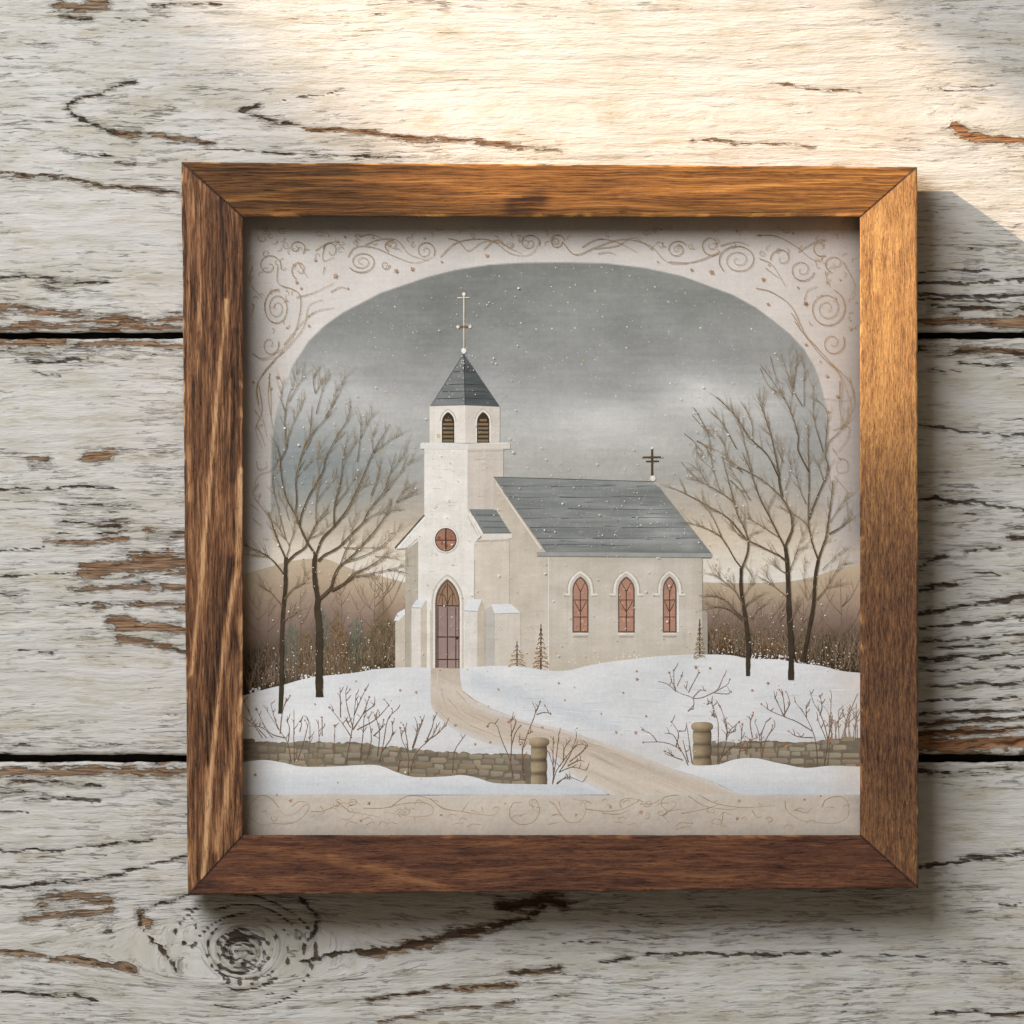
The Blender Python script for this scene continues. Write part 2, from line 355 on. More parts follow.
def plank(y0, y1, idx):
    xs = np.arange(-260, 1284.1, 4.0)
    ys = np.arange(y0+1.6, y1-1.6, 1.5)
    # edge rows: (y, height)
    rows = [(y0+.6, -26), (y0+.3, -3.2), (y0+.7, -1.1)]+[(y, 0) for y in ys]+[(y1-.7, -1.1), (y1-.3, -3.2), (y1-.6, -26)]
    Yr = np.array([r[0] for r in rows]); Hr = np.array([r[1] for r in rows], float)
    X, Y = np.meshgrid(xs, Yr); Hh = np.repeat(Hr[:, None], len(xs), 1)
    # ragged board edges
    e0 = 2.4*(fbm(xs/60, xs*0+idx, 4, 3)-.5)+2.2*(fbm(xs/9, xs*0+idx, 2, 5)-.5); e1 = 2.4*(fbm(xs/50, xs*0+idx+9, 4, 4)-.5)+2.0*(fbm(xs/11, xs*0+idx, 2, 9)-.5)
    wgt0 = np.exp(-np.maximum(Y-y0, 0)/5); wgt1 = np.exp(-np.maximum(y1-Y, 0)/5)
    Yd = Y+e0[None]*wgt0+e1[None]*wgt1
    gv = grain_v(X, Y)
    if idx == 2:
        rk = np.hypot((X-243)/1.25, Y-952); wk = 1-sst(12, 36, rk); gv = gv*(1-wk)+(952+rk*1.3)*wk
    near = np.minimum(np.abs(Y-y0), np.abs(Y-y1))
    Hh = Hh+np.where(Hh > -2, 1.6*(fbm(X/300, gv/14, 3, 2)-.5)+.9*(fbm(X/50, gv/5, 2, 6)-.5), 0)
    Hh = Hh-np.where(Hh > -2, 1.4*np.exp(-near/2.2), 0)
    wear = np.zeros_like(X); crack = np.zeros_like(X); rust = np.zeros_like(X)
    jit = 1+1.1*(fbm(X/14, Y/5, 3, 12)-.5)
    jy = 6.0*(fbm(X/22, Y/20, 3, 21)-.5)+4.5*(fbm(X/7, Y/3, 2, 23)-.5)
    for pts, w, a, b, c in FEAT:
        ax = [p[0] for p in pts]; ay = [p[1] for p in pts]
        pad = 6*w+8
        if max(ay)+pad < y0 or min(ay)-pad > y1: continue
        mk = (X > min(ax)-pad*2) & (X < max(ax)+pad*2) & (Y > min(ay)-pad) & (Y < max(ay)+pad)
        if not mk.any(): continue
        pts2 = list(pts)
        if pts2[-1][0] >= 1024: pts2.append((pts2[-1][0]+120, pts2[-1][1]-2))
        if pts2[0][0] <= 0: pts2.insert(0, (-120, pts2[0][1]+2))
        d = dist_poly(X[mk], Y[mk]+jy[mk], pts2)*jit[mk]
        f = np.exp(-(d/(w*1.35))**2); fc = np.exp(-(d/(w*.62))**2)
        wear[mk] = np.maximum(wear[mk], a*f); crack[mk] = np.maximum(crack[mk], b*fc)
        rust[mk] = rust[mk]+c*f*.6
    if idx == 2:      # broken ring cracks of the knot
        rr_ = np.hypot((X-243)/1.25, (Y-952)); th = np.arctan2(Y-952, (X-243)/1.25)
        for k, r0 in enumerate((9, 15, 21, 29, 38, 47, 57)):
            arc = sst(.42, .54, fbm(np.cos(th)*1.3+k*3.1, np.sin(th)*1.3, 3, 77)+.12*(k < 3))
            q = np.exp(-((rr_-r0-9*(fbm(np.cos(th)*1.5+k, np.sin(th)*1.5, 3, 78)-.5))/1.0)**2)*arc
            crack = np.maximum(crack, q*(1.25 if k < 3 else .85)); wear = np.maximum(wear, q*.7)
            Hh = Hh-q*.8
        Hh = Hh+1.2*np.exp(-(rr_/34)**2)
    quiet = np.zeros_like(X)
    for cx_, cy_, rx_, ry_, a_ in ((640, 80, 330, 75, .55), (900, 175, 120, 35, .4), (250, 50, 120, 35, .35), (90, 225, 90, 35, .4), (60, 410, 90, 40, .3), (110, 690, 110, 38, .38), (980, 400, 70, 25, .3), (970, 820, 80, 40, .35), (60, 830, 80, 22, .2), (250, 850, 60, 20, .2)):
        quiet = np.maximum(quiet, a_*np.exp(-(((X-cx_)/rx_)**2+((Y-cy_)/ry_)**2)**1.5))
    quiet = quiet*(.55+.9*fbm(X/60, Y/14, 3, 88))
    wear = np.where(wear > .15, wear, wear-quiet)
    # random extra splits everywhere off the designed features
    wear += .9*np.exp(-near/2.0)*(fbm(X/30, Y*0+idx, 3, 30) > .45)
    Hh = Hh-np.where(Hh > -2, .9*np.clip(crack, 0, 1), 0)
    nx, ny = len(xs), len(Yr)
    V = np.stack([(X-512)*S, -Hh*S, (512-Yd)*S], -1).reshape(-1, 3)
    # proper units: heights are toward the camera (-y)
    i = np.arange(ny-1)[:, None]*nx+np.arange(nx-1)[None]
    F = np.stack([i, i+nx, i+nx+1, i+1], -1).reshape(-1, 4)
    grain = np.stack([X/100, gv/100, np.full_like(X, idx*3.0)], -1).reshape(-1, 3)
    o = mesh_obj('plank', V, F, m_wall, wall, attrs={'grain': grain, 'wear': wear.ravel(), 'crack': crack.ravel(), 'rust': np.clip(rust, 0, 1.5).ravel()}, smooth=True)
    return o
p1 = plank(-260, GAPS[0][0], 0); p2 = plank(GAPS[0][1], GAPS[1][0], 1); p3 = plank(GAPS[1][1], 1284, 2)
p1['label'] = 'top board, partly in warm sunlight'; p2['label'] = 'middle board with bare brown patches on the left'; p3['label'] = 'bottom board with a large knot'
m_dark = mat_plain('gap_shade_backing', (30, 24, 20))  # near-black backing colour supplies the shade in the board gaps
def box(name, x0, x1, y0, y1, h0, h1, mat, parent):
    v = [W(x, y, h) for h in (h0, h1) for (x, y) in ((x0, y0), (x1, y0), (x1, y1), (x0, y1))]
    f = [(3, 2, 1, 0), (4, 5, 6, 7), (0, 1, 5, 4), (1, 2, 6, 5), (2, 3, 7, 6), (3, 0, 4, 7)]
    return mesh_obj(name, v, f, mat, parent)
box('backing', -259, 1283, -259, 1283, -34, -26.5, m_dark, wall)

# ================================================================ THE FRAME
pic = empty('framed_picture', W(551, 890, 0),
   label='square brown wooden frame around a print of a white church in snow',
   category='framed picture')
OUT = {'tl': (181.5, 162), 'tr': (917, 167), 'br': (918.5, 888), 'bl': (188, 895)}
INN = {'tl': (243, 217), 'tr': (860, 217), 'br': (860, 835), 'bl': (243, 835)}
rail_m = {'top': mat_rail('even'), 'left': mat_rail('rough'), 'bottom': mat_rail('smooth'), 'right': mat_rail('fine')}
def rail(side, c0, c1):
    o0, o1, i0, i1 = (np.array(OUT[c0], float), np.array(OUT[c1], float), np.array(INN[c0], float), np.array(INN[c1], float))
    wd = np.linalg.norm((i0+i1)/2-(o0+o1)/2)
    prof = [(0, H_GAP), (0, H_FRONT-2.2), (.25, H_FRONT-1.0), (.9, H_FRONT-.3), (1.8, H_FRONT)]
    for t in np.arange(4.5, wd-4, 2.5): prof.append((t, H_FRONT))
    prof += [(wd-1.5, H_FRONT), (wd-.7, H_FRONT-.25), (wd-.2, H_FRONT-.8), (wd, H_FRONT-2), (wd, H_PRINT-2), (wd, H_GAP)]
    ln = np.linalg.norm(o1-o0)
    sv = np.concatenate([[0, .6/ln, 1.3/ln], np.linspace(3/ln, 1-3/ln, int(ln/3)), [1-1.3/ln, 1-.6/ln, 1]]); n = len(sv)
    mgap = .06/ln; jd = np.tile(np.exp(-(np.minimum(sv, 1-sv)*ln/.8)**2), len(prof))
    sv2 = mgap+sv*(1-2*mgap)
    pts = []; G = []
    horiz = side in ('top', 'bottom')
    for (t, h) in prof:
        k = t/wd
        for s_ in sv2:
            a = o0*(1-s_)+o1*s_; b = i0*(1-s_)+i1*s_
            p = a*(1-k)+b*k
            pts.append((p[0], p[1], h)); 
    pts = np.array(pts); nr = len(prof); 
    px, py, ph = pts.T
    along, across = (px, py) if horiz else (py, px)
    wob = 1.3*(fbm(along/40, along*0+len(side), 3, 11)-.5)+.35*(fbm(along/7, along*0, 2, 13)-.5)
    sgn = {'top': -1, 'bottom': 1, 'left': -1, 'right': 1}[side]
    outer = np.repeat([max(0, 1-t/6) for t, h in prof], n); inner = np.repeat([max(0, 1-(wd-t)/6) for t, h in prof], n)
    endf = np.tile(np.minimum(1, np.minimum(sv, 1-sv)*30), nr)
    dsp = (wob*outer*sgn*-1+wob[::-1]*inner*.6)*endf
    qx = px+(0 if horiz else 1)*dsp; qy = py+(1 if horiz else 0)*dsp
    ph = ph+np.where(ph > H_FRONT-.1, .35*(fbm(along/25, across/4, 3, 17)-.5)*endf, 0)
    V = np.array([W(a, b, c) for a, b, c in zip(qx, qy, ph)])
    i = np.arange(nr-1)[:, None]*n+np.arange(n-1)[None]
    F = np.stack([i, i+1, i+n+1, i+n], -1).reshape(-1, 4)
    F = [tuple(f) for f in F]
    F.append(tuple(j*n for j in range(nr))); F.append(tuple(j*n+n-1 for j in range(nr-1, -1, -1)))
    i2 = (nr-1)*n
    for j in range(n-1): F.append((j+1, j, i2+j, i2+j+1))
    st = np.zeros(len(px)); tone = np.zeros(len(px))
    def streak(pl, w, a, tap=0):
        d = dist_poly(px, py, pl); st[:] = np.maximum(st, a*np.exp(-(d/w)**2)) if a > 0 else st+a*np.exp(-(d/w)**2)
    if side == 'left':
        streak([(226,300),(224.6,324),(215.6,410),(206.6,522),(197.7,612),(191,675)], 1.9, 1.0)
        streak([(241,470),(238,567),(224.6,634),(216,724),(211,770),(203,880)], 2.6, 1.0)
        streak([(241,700),(232,760),(222,820),(216,850)], 3.5, .55); streak([(208,165),(201,220),(199,330)], 2.4, .45)
        streak([(190,180),(188,330),(190,500)], 2.0, .4); streak([(232,560),(219,650),(207,760)], 5, -.4); streak([(236,330),(232,480)], 3, -.35)
        tone[:] = .02*np.sin(py/60)-.01
    if side == 'top':
        streak([(225,202),(300,188),(370,180),(430,182),(520,196)], 2.0, .28); streak([(620,196),(720,190),(860,178)], 2.2, .35)
        streak([(235,180),(300,178),(400,176)], 2, .2)
        streak([(512,206),(540,200)], 8, -.55); tone[:] = -.06*(1-sst(330, 480, px))+.04*sst(520, 700, px)  # dim left and sunlit right painted into the rail tone
    if side == 'bottom':
        streak([(330,858),(390,872),(430,884),(450,893)], 5, .42); streak([(240,845),(300,853),(360,870)], 3, .3); streak([(220,880),(330,884),(400,884)], 5, .25)
        streak([(800,850),(810,885)], 14, -.30); streak([(500,862),(560,866)], 16, -.22); streak([(700,880),(760,870)], 9, .12)
        tone[:] = .01+.05*(fbm(px/70, py/25, 2, 31)-.5)
    if side == 'right':
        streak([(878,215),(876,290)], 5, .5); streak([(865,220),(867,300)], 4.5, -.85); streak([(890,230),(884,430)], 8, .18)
        tone[:] = .15-.21*sst(380, 640, py)+.05*sst(760, 860, py)+.06*(fbm(px/20, py/60, 2, 33)-.5)  # upper part lightened in colour to add to the sun there
    tone = tone-.6*jd
    wornn = fbm(along/16, along*0+across/30, 3, 41); st = st+.75*(outer > .72)*sst(.5, .72, wornn)+.5*(inner > .72)*sst(.55, .75, wornn[::-1])
    G = np.stack([along/100, across/100, ph/100+{'top': 0, 'left': 5, 'bottom': 9, 'right': 14}[side]], -1)
    o = mesh_obj('frame_rail', V, F, rail_m[side], pic, attrs={'grain': G, 'streak': st, 'tone': tone})
    return o
# corner order chosen so the faces look outward
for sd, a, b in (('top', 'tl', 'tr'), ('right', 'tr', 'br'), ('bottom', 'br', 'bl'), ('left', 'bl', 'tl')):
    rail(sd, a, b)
m_board = mat_plain('backing_board', (120, 95, 70))

m_felt = mat_plain('felt_bumper', (70, 62, 55))
for x, y in ((212, 192), (888, 192), (888, 862), (216, 862)):
    box('bumper', x-9, x+9, y-9, y+9, 1.5, H_GAP-.02, m_felt, pic)

# ================================================================ THE PRINT
mP = mat_paint('painted_canvas', .07)
mPr = mat_paint('painted_roof', .16)
mPs = mat_paint('painted_snow', .035)
KALB = 1.18
def cc(c):
    c = np.clip(c, 0, 255); g = c.mean(-1, keepdims=True)
    return lin(g+(c-g)*.92)*KALB

_a = [(270,560),(270.8,504),(271.8,442),(274,425),(276.5,412),(280,398),(286,382),(293,365),(308.8,341),(324,326),(343,312.5),(380.6,293),(427.5,277),(455,270),(490,264.7),(525,262.8),(560,262.4),(604.5,263.2),(645,268),(682,276),(733,295),(755,307),(772,319.6),(790,334),(804,349),(815,368),(821,385),(825,402),(828,430),(831,480),(833,560)]
AX = np.array([p[0] for p in _a]); AY = np.array([p[1] for p in _a], float); AY[0] = 900; AY[-1] = 900
def arch_out(x, y):
    """>0 inside the arched sky panel"""
    top = np.interp(x, AX, AY)
    sl = np.maximum(.3, np.abs(np.interp(x+1, AX, AY)-np.interp(x-1, AX, AY))/2)
    return (y-top)/np.sqrt(1+sl*sl)
def sky_col(x, y):
    t = (y-262)/320.0
    b = ramp(t, [(0, (126, 128, 124)), (.14, (136, 138, 135)), (.30, (156, 157, 155)), (.44, (174, 174, 172)), (.66, (180, 179, 174)),
                 (.76, (186, 176, 162)), (.84, (208, 193, 172)), (.91, (226, 214, 196)), (1, (230, 226, 218))])
    # cloud masses
    n = .55*fbm(x/130, y/70, 5, 40)+.45*fbm(x/45, y/30, 5, 43)
    b = b+((n-.5)*50)[..., None]*np.array([1, 1, 1])*(1-sst(.8, 1, t))[..., None]
    for (px, py, rx, ry, a) in ((698, 386, 22, 13, 18), (716, 396, 40, 18, 26), (680, 404, 34, 12, 12), (370, 392, 26, 14, 12), (600, 412, 34, 11, 12), (760, 412, 50, 22, 18), (610, 430, 80, 24, 18), (660, 372, 30, 14, 10), (310, 390, 50, 26, 24), (380, 420, 60, 30, 8), (780, 400, 40, 50, 8), (480, 300, 90, 25, 4), (420, 350, 60, 20, -6)):
        q = np.exp(-((x-px)/rx)**2-((y-py)/ry)**2); b = b+(a*q)[..., None]
    # cooler blue-grey behind the left tree and at the right
    q = np.exp(-((x-300)/95)**2-((y-470)/46)**2); b = mixc(b, (122, 132, 134), .75*q)
    q = np.exp(-((x-825)/40)**2-((y-430)/70)**2); b = mixc(b, (146, 152, 152), .6*q)
    # horizontal brush marks
    br = fbm(x/45, y/3.0, 3, 44)-.5; b = b+(br*9)[..., None]+((fbm(x/5, y/4, 2, 45)-.5)*8)[..., None]
    return b
def print_col(x, y):
    s = sky_col(x, y)
    mat = np.ones(x.shape)[..., None]*np.array([214, 208, 202.])
    mat = mat+((fbm(x/60, y/60, 4, 50)-.5)*22)[..., None]
    mat = mixc(mat, (196, 184, 166), .5*sst(-40, 10, y-800))
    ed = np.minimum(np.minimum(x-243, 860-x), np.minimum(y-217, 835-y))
    mat = mat*(1-.20*np.exp(-ed/20.0)-.14*np.exp(-(860-x)/26.0))[..., None]  # frame's inner shade painted into the mat edges, stronger on the right
    k = sst(-.8, .8, arch_out(x, y))*(1-.0*x)
    k = k*(1-.55*sst(815, 835, x)*sst(400, 520, y))
    # lower down the border dissolves into the sky
    fade = sst(520, 572, y)
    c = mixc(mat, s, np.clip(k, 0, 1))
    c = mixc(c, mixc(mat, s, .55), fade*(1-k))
    # bottom border
    bot = sst(793.5, 795.5, y)
    bm = np.ones(x.shape)[..., None]*np.array([196, 184, 168.])+((fbm(x/40, y/20, 4, 52)-.5)*18)[..., None]
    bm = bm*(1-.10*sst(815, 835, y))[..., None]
    c = mixc(c, bm, bot)
    return c

# base sheet
def grid_sheet(name, x0, x1, y0, y1, step, z, fn, mat, parent):
    xs = np.linspace(x0, x1, int((x1-x0)/step)+1); ys = np.linspace(y0, y1, int((y1-y0)/step)+1)
    X, Y = np.meshgrid(xs, ys); nx = len(xs)
    k = (D-z*S)/D
    V = np.stack([(X-512)*S*k, np.full_like(X, -z*S), (512-Y)*S*k], -1).reshape(-1, 3)
    i = np.arange(len(ys)-1)[:, None]*nx+np.arange(nx-1)[None]
    F = np.stack([i, i+nx, i+nx+1, i+1], -1).reshape(-1, 4)
    return mesh_obj(name, V, F, mat, parent, colors=cc(fn(X.ravel(), Y.ravel())))
Z0 = H_PRINT
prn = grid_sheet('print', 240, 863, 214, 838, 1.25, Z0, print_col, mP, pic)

class Art:
    """collects flat painted shapes (each a hair above the last) into one mesh"""
    def __init__(s, z): s.z = Z0+z*.3; s.v = []; s.f = []; s.c = []; s.k = 0
    def _z(s): s.k += 1; return s.z+.0018*(s.k % 90)
    def add(s, pts, faces, cols):
        z = s._z(); b = len(s.v)
        for p in pts: s.v.append(W(p[0], p[1], z))
        s.f += [tuple(b+i for i in f) for f in faces]
        cols = np.asarray(cols, float)
        if cols.ndim == 1: cols = np.repeat(cols[None], len(pts), 0)
        s.c.append(cols)
    def poly(s, pts, c, step=0, amp=0, fn=None):
        """filled polygon; step > 0 gives interior points so the colour can vary"""
        if step == 0:
            s.add(pts, [tuple(range(len(pts)))], c); return
        P = []
        n = len(pts)
        for i in range(n):
            a = pts[i]; b = pts[(i+1) % n]; m = max(1, int(math.hypot(b[0]-a[0], b[1]-a[1])/step))
            for j in range(m): P.append((a[0]+(b[0]-a[0])*j/m, a[1]+(b[1]-a[1])*j/m))
        nb = len(P)
        xs = [p[0] for p in P]; ys = [p[1] for p in P]
        gx = np.arange(min(xs)+step*.5, max(xs), step); gy = np.arange(min(ys)+step*.5, max(ys), step)
        X, Y = np.meshgrid(gx, gy); X = X.ravel(); Y = Y.ravel()
        ins = np.zeros(len(X), bool); dm = np.full(len(X), 1e9)
        for i in range(nb):
            x0, y0 = P[i]; x1, y1 = P[(i+1) % nb]
            cond = (y0 > Y) != (y1 > Y)
            with np.errstate(divide='ignore', invalid='ignore'):
                xc = (x1-x0)*(Y-y0)/((y1-y0) if y1 != y0 else 1e-9)+x0
            ins ^= cond & (X < xc)
            dm = np.minimum(dm, np.hypot(X-x0, Y-y0))
        ok = ins & (dm > step*.35)
        Q = [Vector(p) for p in P]+[Vector((a, b)) for a, b in zip(X[ok], Y[ok])]
        r = delaunay_2d_cdt(Q, [], [list(range(nb))], 1, 1e-5)
        vv = np.array([(p[0], p[1]) for p in r[0]])
        if fn is not None: cl = fn(vv[:, 0], vv[:, 1])
        else:
            cl = np.ones((len(vv), 1))*np.array(c, float)[None]
        if amp: cl = cl+((fbm(vv[:, 0]/9, vv[:, 1]/9, 3, 60)-.5)*2*amp)[:, None]
        s.add([tuple(p) for p in vv], [tuple(f) for f in r[2]], cl)
    def curve(s, pts, seg=4):
        p = [np.array(q, float) for q in pts]
        if len(p) < 3:
            return [p[0]+(p[-1]-p[0])*t for t in np.linspace(0, 1, seg+2)]
        p = [2*p[0]-p[1]]+p+[2*p[-1]-p[-2]]
        out = []
        for i in range(1, len(p)-2):
            for t in np.arange(0, 1, 1/seg):
                out.append(.5*((2*p[i])+(-p[i-1]+p[i+1])*t+(2*p[i-1]-5*p[i]+4*p[i+1]-p[i+2])*t*t+(-p[i-1]+3*p[i]-3*p[i+1]+p[i+2])*t**3))
        out.append(p[-2]); return out
    def stroke(s, pts, w0, w1, c, c1=None, seg=4, wob=.0, belly=False):
        q = s.curve(pts, seg); n = len(q)
        if wob:
            for i in range(1, n-1): q[i] = q[i]+np.array([random.uniform(-wob, wob), random.uniform(-wob, wob)])
        L_, R_ = [], []; cols = []
        for i in range(n):
            a = q[max(0, i-1)]; b = q[min(n-1, i+1)]; d = b-a; d = d/(np.linalg.norm(d)+1e-9); nn = np.array([-d[1], d[0]])
            t = i/(n-1); w = (w0+(w1-w0)*t)/2
            if belly: w *= .35+.65*math.sin(math.pi*min(1, max(0, t)))
            w *= random.uniform(.85, 1.12)
            L_.append(q[i]+nn*w); R_.append(q[i]-nn*w)
            cc_ = np.array(c, float) if c1 is None else np.array(c, float)*(1-t)+np.array(c1, float)*t
            cols.append(cc_+random.uniform(-6, 6))
        s.add(L_+R_, [(i, i+1, n+i+1, n+i) for i in range(n-1)], cols+cols)
        return q
    def disc(s, x, y, r, c, n=9, ry=None, jit=0.0):
        ry = ry or r
        s.add([(x+r*(1+random.uniform(-jit, jit))*math.cos(2*math.pi*i/n), y+ry*(1+random.uniform(-jit, jit))*math.sin(2*math.pi*i/n)) for i in range(n)], [tuple(range(n))], c)
    def leaf(s, x, y, r, c):
        a0 = random.uniform(0, 6.28); pts = []
        for i in range(10):
            rr = r*(1.0 if i % 2 == 0 else .45)*random.uniform(.75, 1.2)
            pts.append((x+rr*math.cos(a0+i*math.pi/5), y+rr*math.sin(a0+i*math.pi/5)))
        s.add([(x, y)]+pts, [(0, 1+i, 1+(i+1) % 10) for i in range(10)], c)
    def build(s, name, mat=None, label=None):
        c = np.concatenate(s.c)
        o = mesh_obj(name, s.v, s.f, mat or mP, prn, colors=cc(c))
        if label: o['label'] = label
        return o

# ---- hills and woods
SNOWL = [(240,696),(243,695.5),(255.6,692),(270,688),(283,685),(300,680),(318,676.5),(349,673.5),(365,671),(376.7,669),(406,667.3),(431,667.7)]
SNOWR = [(459,668.6),(475,667),(490,666),(516,666),(530,668),(541.7,669.8),(563,671),(583,667),(602,663),(625,660),(645,657.5),(670,655.5),(696,654.5),(730,655),(748,658.5),(779,659.4),(797,663),(820,665.7),(842,671),(863,673)]
RIDGEL = [(240,575),(262,569),(283,563),(304.5,559),(326,559),(349,568),(376.7,575),(408,583)]
RIDGER = [(698,582),(725,583),(750,583),(784,582),(812,577),(840,568),(863,564)]
def woods_fn(ridge, snow, left):
    rx, ry = zip(*ridge); sx, sy = zip(*snow)
    def fn(x, y):
        a = np.interp(x, rx, ry); b = np.interp(x, sx, sy); t = np.clip((y-a)/(b-a), 0, 1.2)
        t2 = t+.10*(fbm(x/12, y/40, 3, 70)-.5)
        c = ramp(t2, [(0, (196, 178, 152)), (.18, (184, 162, 138)), (.38, (160, 138, 118)), (.56, (126, 106, 88)), (.74, (92, 76, 56)), (1, (60, 52, 36))])
        c = mixc(c, (150, 128, 124), .35*np.exp(-((t-.5)/.18)**2))
        if left:
            for (px, w_, yt) in ((291, 16, 612), (323, 17, 600), (355, 13, 612), (368, 12, 625)):
                tri = sst(0, 6, (y-yt)*w_/62-np.abs(x-px)+2+4*(fbm(x/4, y/4, 2, 71)-.5))*sst(yt-4, yt+20, y)
                c = mixc(c, (104, 106, 92), .62*tri*(1-.4*sst(.85, 1, t)))
            for (px, w_, yt, cl) in ((337, 15, 600, (118, 92, 58)), (305, 9, 625, (130, 98, 72)), (382, 22, 590, (112, 94, 62))):
                tri = sst(0, 7, (y-yt)*w_/60-np.abs(x-px)+2+5*(fbm(x/4, y/4, 2, 73)-.5))*sst(yt-4, yt+20, y)
                c = mixc(c, cl, .55*tri)
            c = mixc(c, (62, 50, 42), .55*(1-sst(250, 300, x))*sst(.45, .9, t))
        else:
            c = mixc(c, (74, 58, 36), .55*sst(.55, .95, t))
            c = mixc(c, (58, 50, 42), .5*sst(815, 860, x)*sst(.4, .9, t))
        sp = fbm(x/2.2, y/2.6, 2, 75)-.5
        c = c+(sp*26*sst(.35, .9, t))[:, None]
        return c
    return fn
for nm, rg, sn, lf in (('left', RIDGEL, SNOWL, True), ('right', RIDGER, SNOWR, False)):
    A = Art(.15)
    x0, x1 = rg[0][0], rg[-1][0]
    low = [p for p in sn if x0 < p[0] < x1]
    yb = lambda x: float(np.interp(x, [p[0] for p in sn], [p[1] for p in sn]))+6
    pts = [tuple(p) for p in A.curve(rg, 4)]+[(x1, yb(x1))]+[(p[0], p[1]+6) for p in reversed(low)]+[(x0, yb(x0))]
    A.poly(pts, None, step=2.2, fn=woods_fn(rg, sn, lf))
    A.build('wooded_hill', label='hazy brown hill of winter woods on the %s of the church' % nm)
# thickets: thin upright strokes
def thicket(xr, sn, ridge, n, seed, dens_dark):
    random.seed(seed); A = Art(.7)
    sx, sy = zip(*sn); rx, ry = zip(*ridge)
    for i in range(n):
        x = random.uniform(*xr); yb = float(np.interp(x, sx, sy))+random.uniform(-10, 1); yr = float(np.interp(x, rx, ry))
        h = random.uniform(12, 62)*random.uniform(.4, 1); h = min(h, (yb-yr)*.85)
        t = random.random()
        c = [(104, 86, 68), (120, 98, 80), (88, 73, 56), (138, 116, 96), (112, 88, 64)][int(t*5)]
        sl = random.uniform(-.34, .34)*h
        A.stroke([(x, yb), (x+sl*.4, yb-h*.5), (x+sl, yb-h)], random.uniform(.35, .8), .2, c, (152, 130, 110), seg=3, wob=.5)
        if random.random() < .5:
            f = random.uniform(.3, .7); s2 = random.choice((-1, 1))*h*random.uniform(.12, .3)
            A.stroke([(x+sl*f, yb-h*f), (x+sl*f+s2, yb-h*f-abs(s2)*1.5)], .6, .2, c, (156, 132, 112), seg=2)
    return A
def small_tree(A, x, yb, h, c, c1, n=7, spread=.55, w=1.4):
    A.stroke([(x, yb), (x+random.uniform(-2, 2), yb-h*.5), (x+random.uniform(-2, 2), yb-h)], w, .3, c, c1)
    for i in range(n):
        f = random.uniform(.2, .9); s2 = random.choice((-1, 1))*h*spread*(1.05-f)*random.uniform(.35, 1.2)
        q = A.stroke([(x, yb-h*f), (x+s2*.5, yb-h*f-abs(s2)*.55), (x+s2*.9, yb-h*f-abs(s2)*1.4)], w*.6, .25, c, c1)
        for k in range(2):
            b = q[len(q)//2+k]; A.stroke([b, b+np.array([random.uniform(-.2, .2)*h*.4, -h*random.uniform(.08, .18)])], .5, .2, c1, seg=2)
def puff(A, cx, cy, rx, ry, n, tones):
    for i in range(n):
        a = random.uniform(0, 6.28); r = random.random()**.6; x = cx+rx*r*math.cos(a); y = cy+ry*r*math.sin(a)
        t = np.array(random.choice(tones), float)+(-14 if y > cy else 8)+random.uniform(-10, 10)
        A.stroke([(x, y), (x+random.uniform(-1.5, 1.5), y-random.uniform(1.5, 4.5))], random.uniform(.5, 1.1), .25, t, seg=1)
OLV = ((96, 84, 54), (84, 76, 50), (112, 96, 66), (74, 64, 42), (104, 92, 66)); TEAL = ((98, 104, 92), (84, 92, 80), (112, 114, 100)); BRN = ((108, 80, 48), (122, 92, 60), (94, 70, 44), (136, 108, 78))
A = thicket((246, 395), SNOWL, RIDGEL, 330, 11, 1)
for (cx, cy, rx, ry, n_, tn) in ((384, 645, 15, 24, 420, OLV), (372, 658, 18, 12, 260, OLV), (338, 648, 12, 24, 260, BRN), (323, 640, 9, 26, 150, TEAL), (356, 640, 9, 24, 170, TEAL), (292, 650, 10, 24, 170, TEAL), (305, 655, 8, 20, 140, BRN), (262, 668, 18, 20, 260, ((74, 62, 50), (88, 74, 60), (64, 54, 42)))):
    puff(A, cx, cy, rx, ry, n_, tn)
for x, yb, h in ((258, 690, 95), (340, 640, 62), (375, 660, 85), (383, 655, 92), (300, 650, 60), (268, 680, 80), (330, 660, 50)):
    small_tree(A, x, yb, h, (112, 92, 74), (150, 126, 106), w=1.1)
for i in range(170):
    x = random.uniform(262, 395); y = float(np.interp(x, *zip(*SNOWL)))-abs(random.gauss(0, 22))
    A.disc(x, y, random.uniform(.3, .9), random.choice(((222, 214, 200), (236, 232, 226), (200, 182, 150))), 6)
for i in range(60):
    x = random.choice((random.uniform(300, 320), random.uniform(360, 380), random.uniform(250, 260))); y = float(np.interp(x, *zip(*SNOWL)))-random.uniform(-1, 4)
    A.disc(x, y, random.uniform(.4, 1.2), (228, 230, 232), 7, jit=.4)
A.build('thicket', label='bare bushes and small trees at the foot of the left hill')
A = thicket((708, 862), SNOWR, RIDGER, 380, 12, 1)
for (cx, cy, rx, ry, n_, tn) in ((722, 640, 12, 14, 200, BRN), (748, 645, 12, 12, 180, OLV), (768, 648, 14, 12, 200, BRN), (802, 650, 14, 13, 220, OLV), (828, 652, 14, 16, 240, ((74, 62, 46), (88, 74, 56), (64, 54, 40))), (850, 656, 14, 16, 240, ((70, 60, 46), (84, 72, 56), (60, 52, 40)))):
    puff(A, cx, cy, rx, ry, n_, tn)
for x, yb, h in ((779, 655, 55), (842, 664, 85), (724, 652, 40), (820, 660, 50), (762, 655, 45), (803, 660, 60), (852, 668, 50)):
    small_tree(A, x, yb, h, (106, 86, 68), (146, 122, 104), w=1.1)
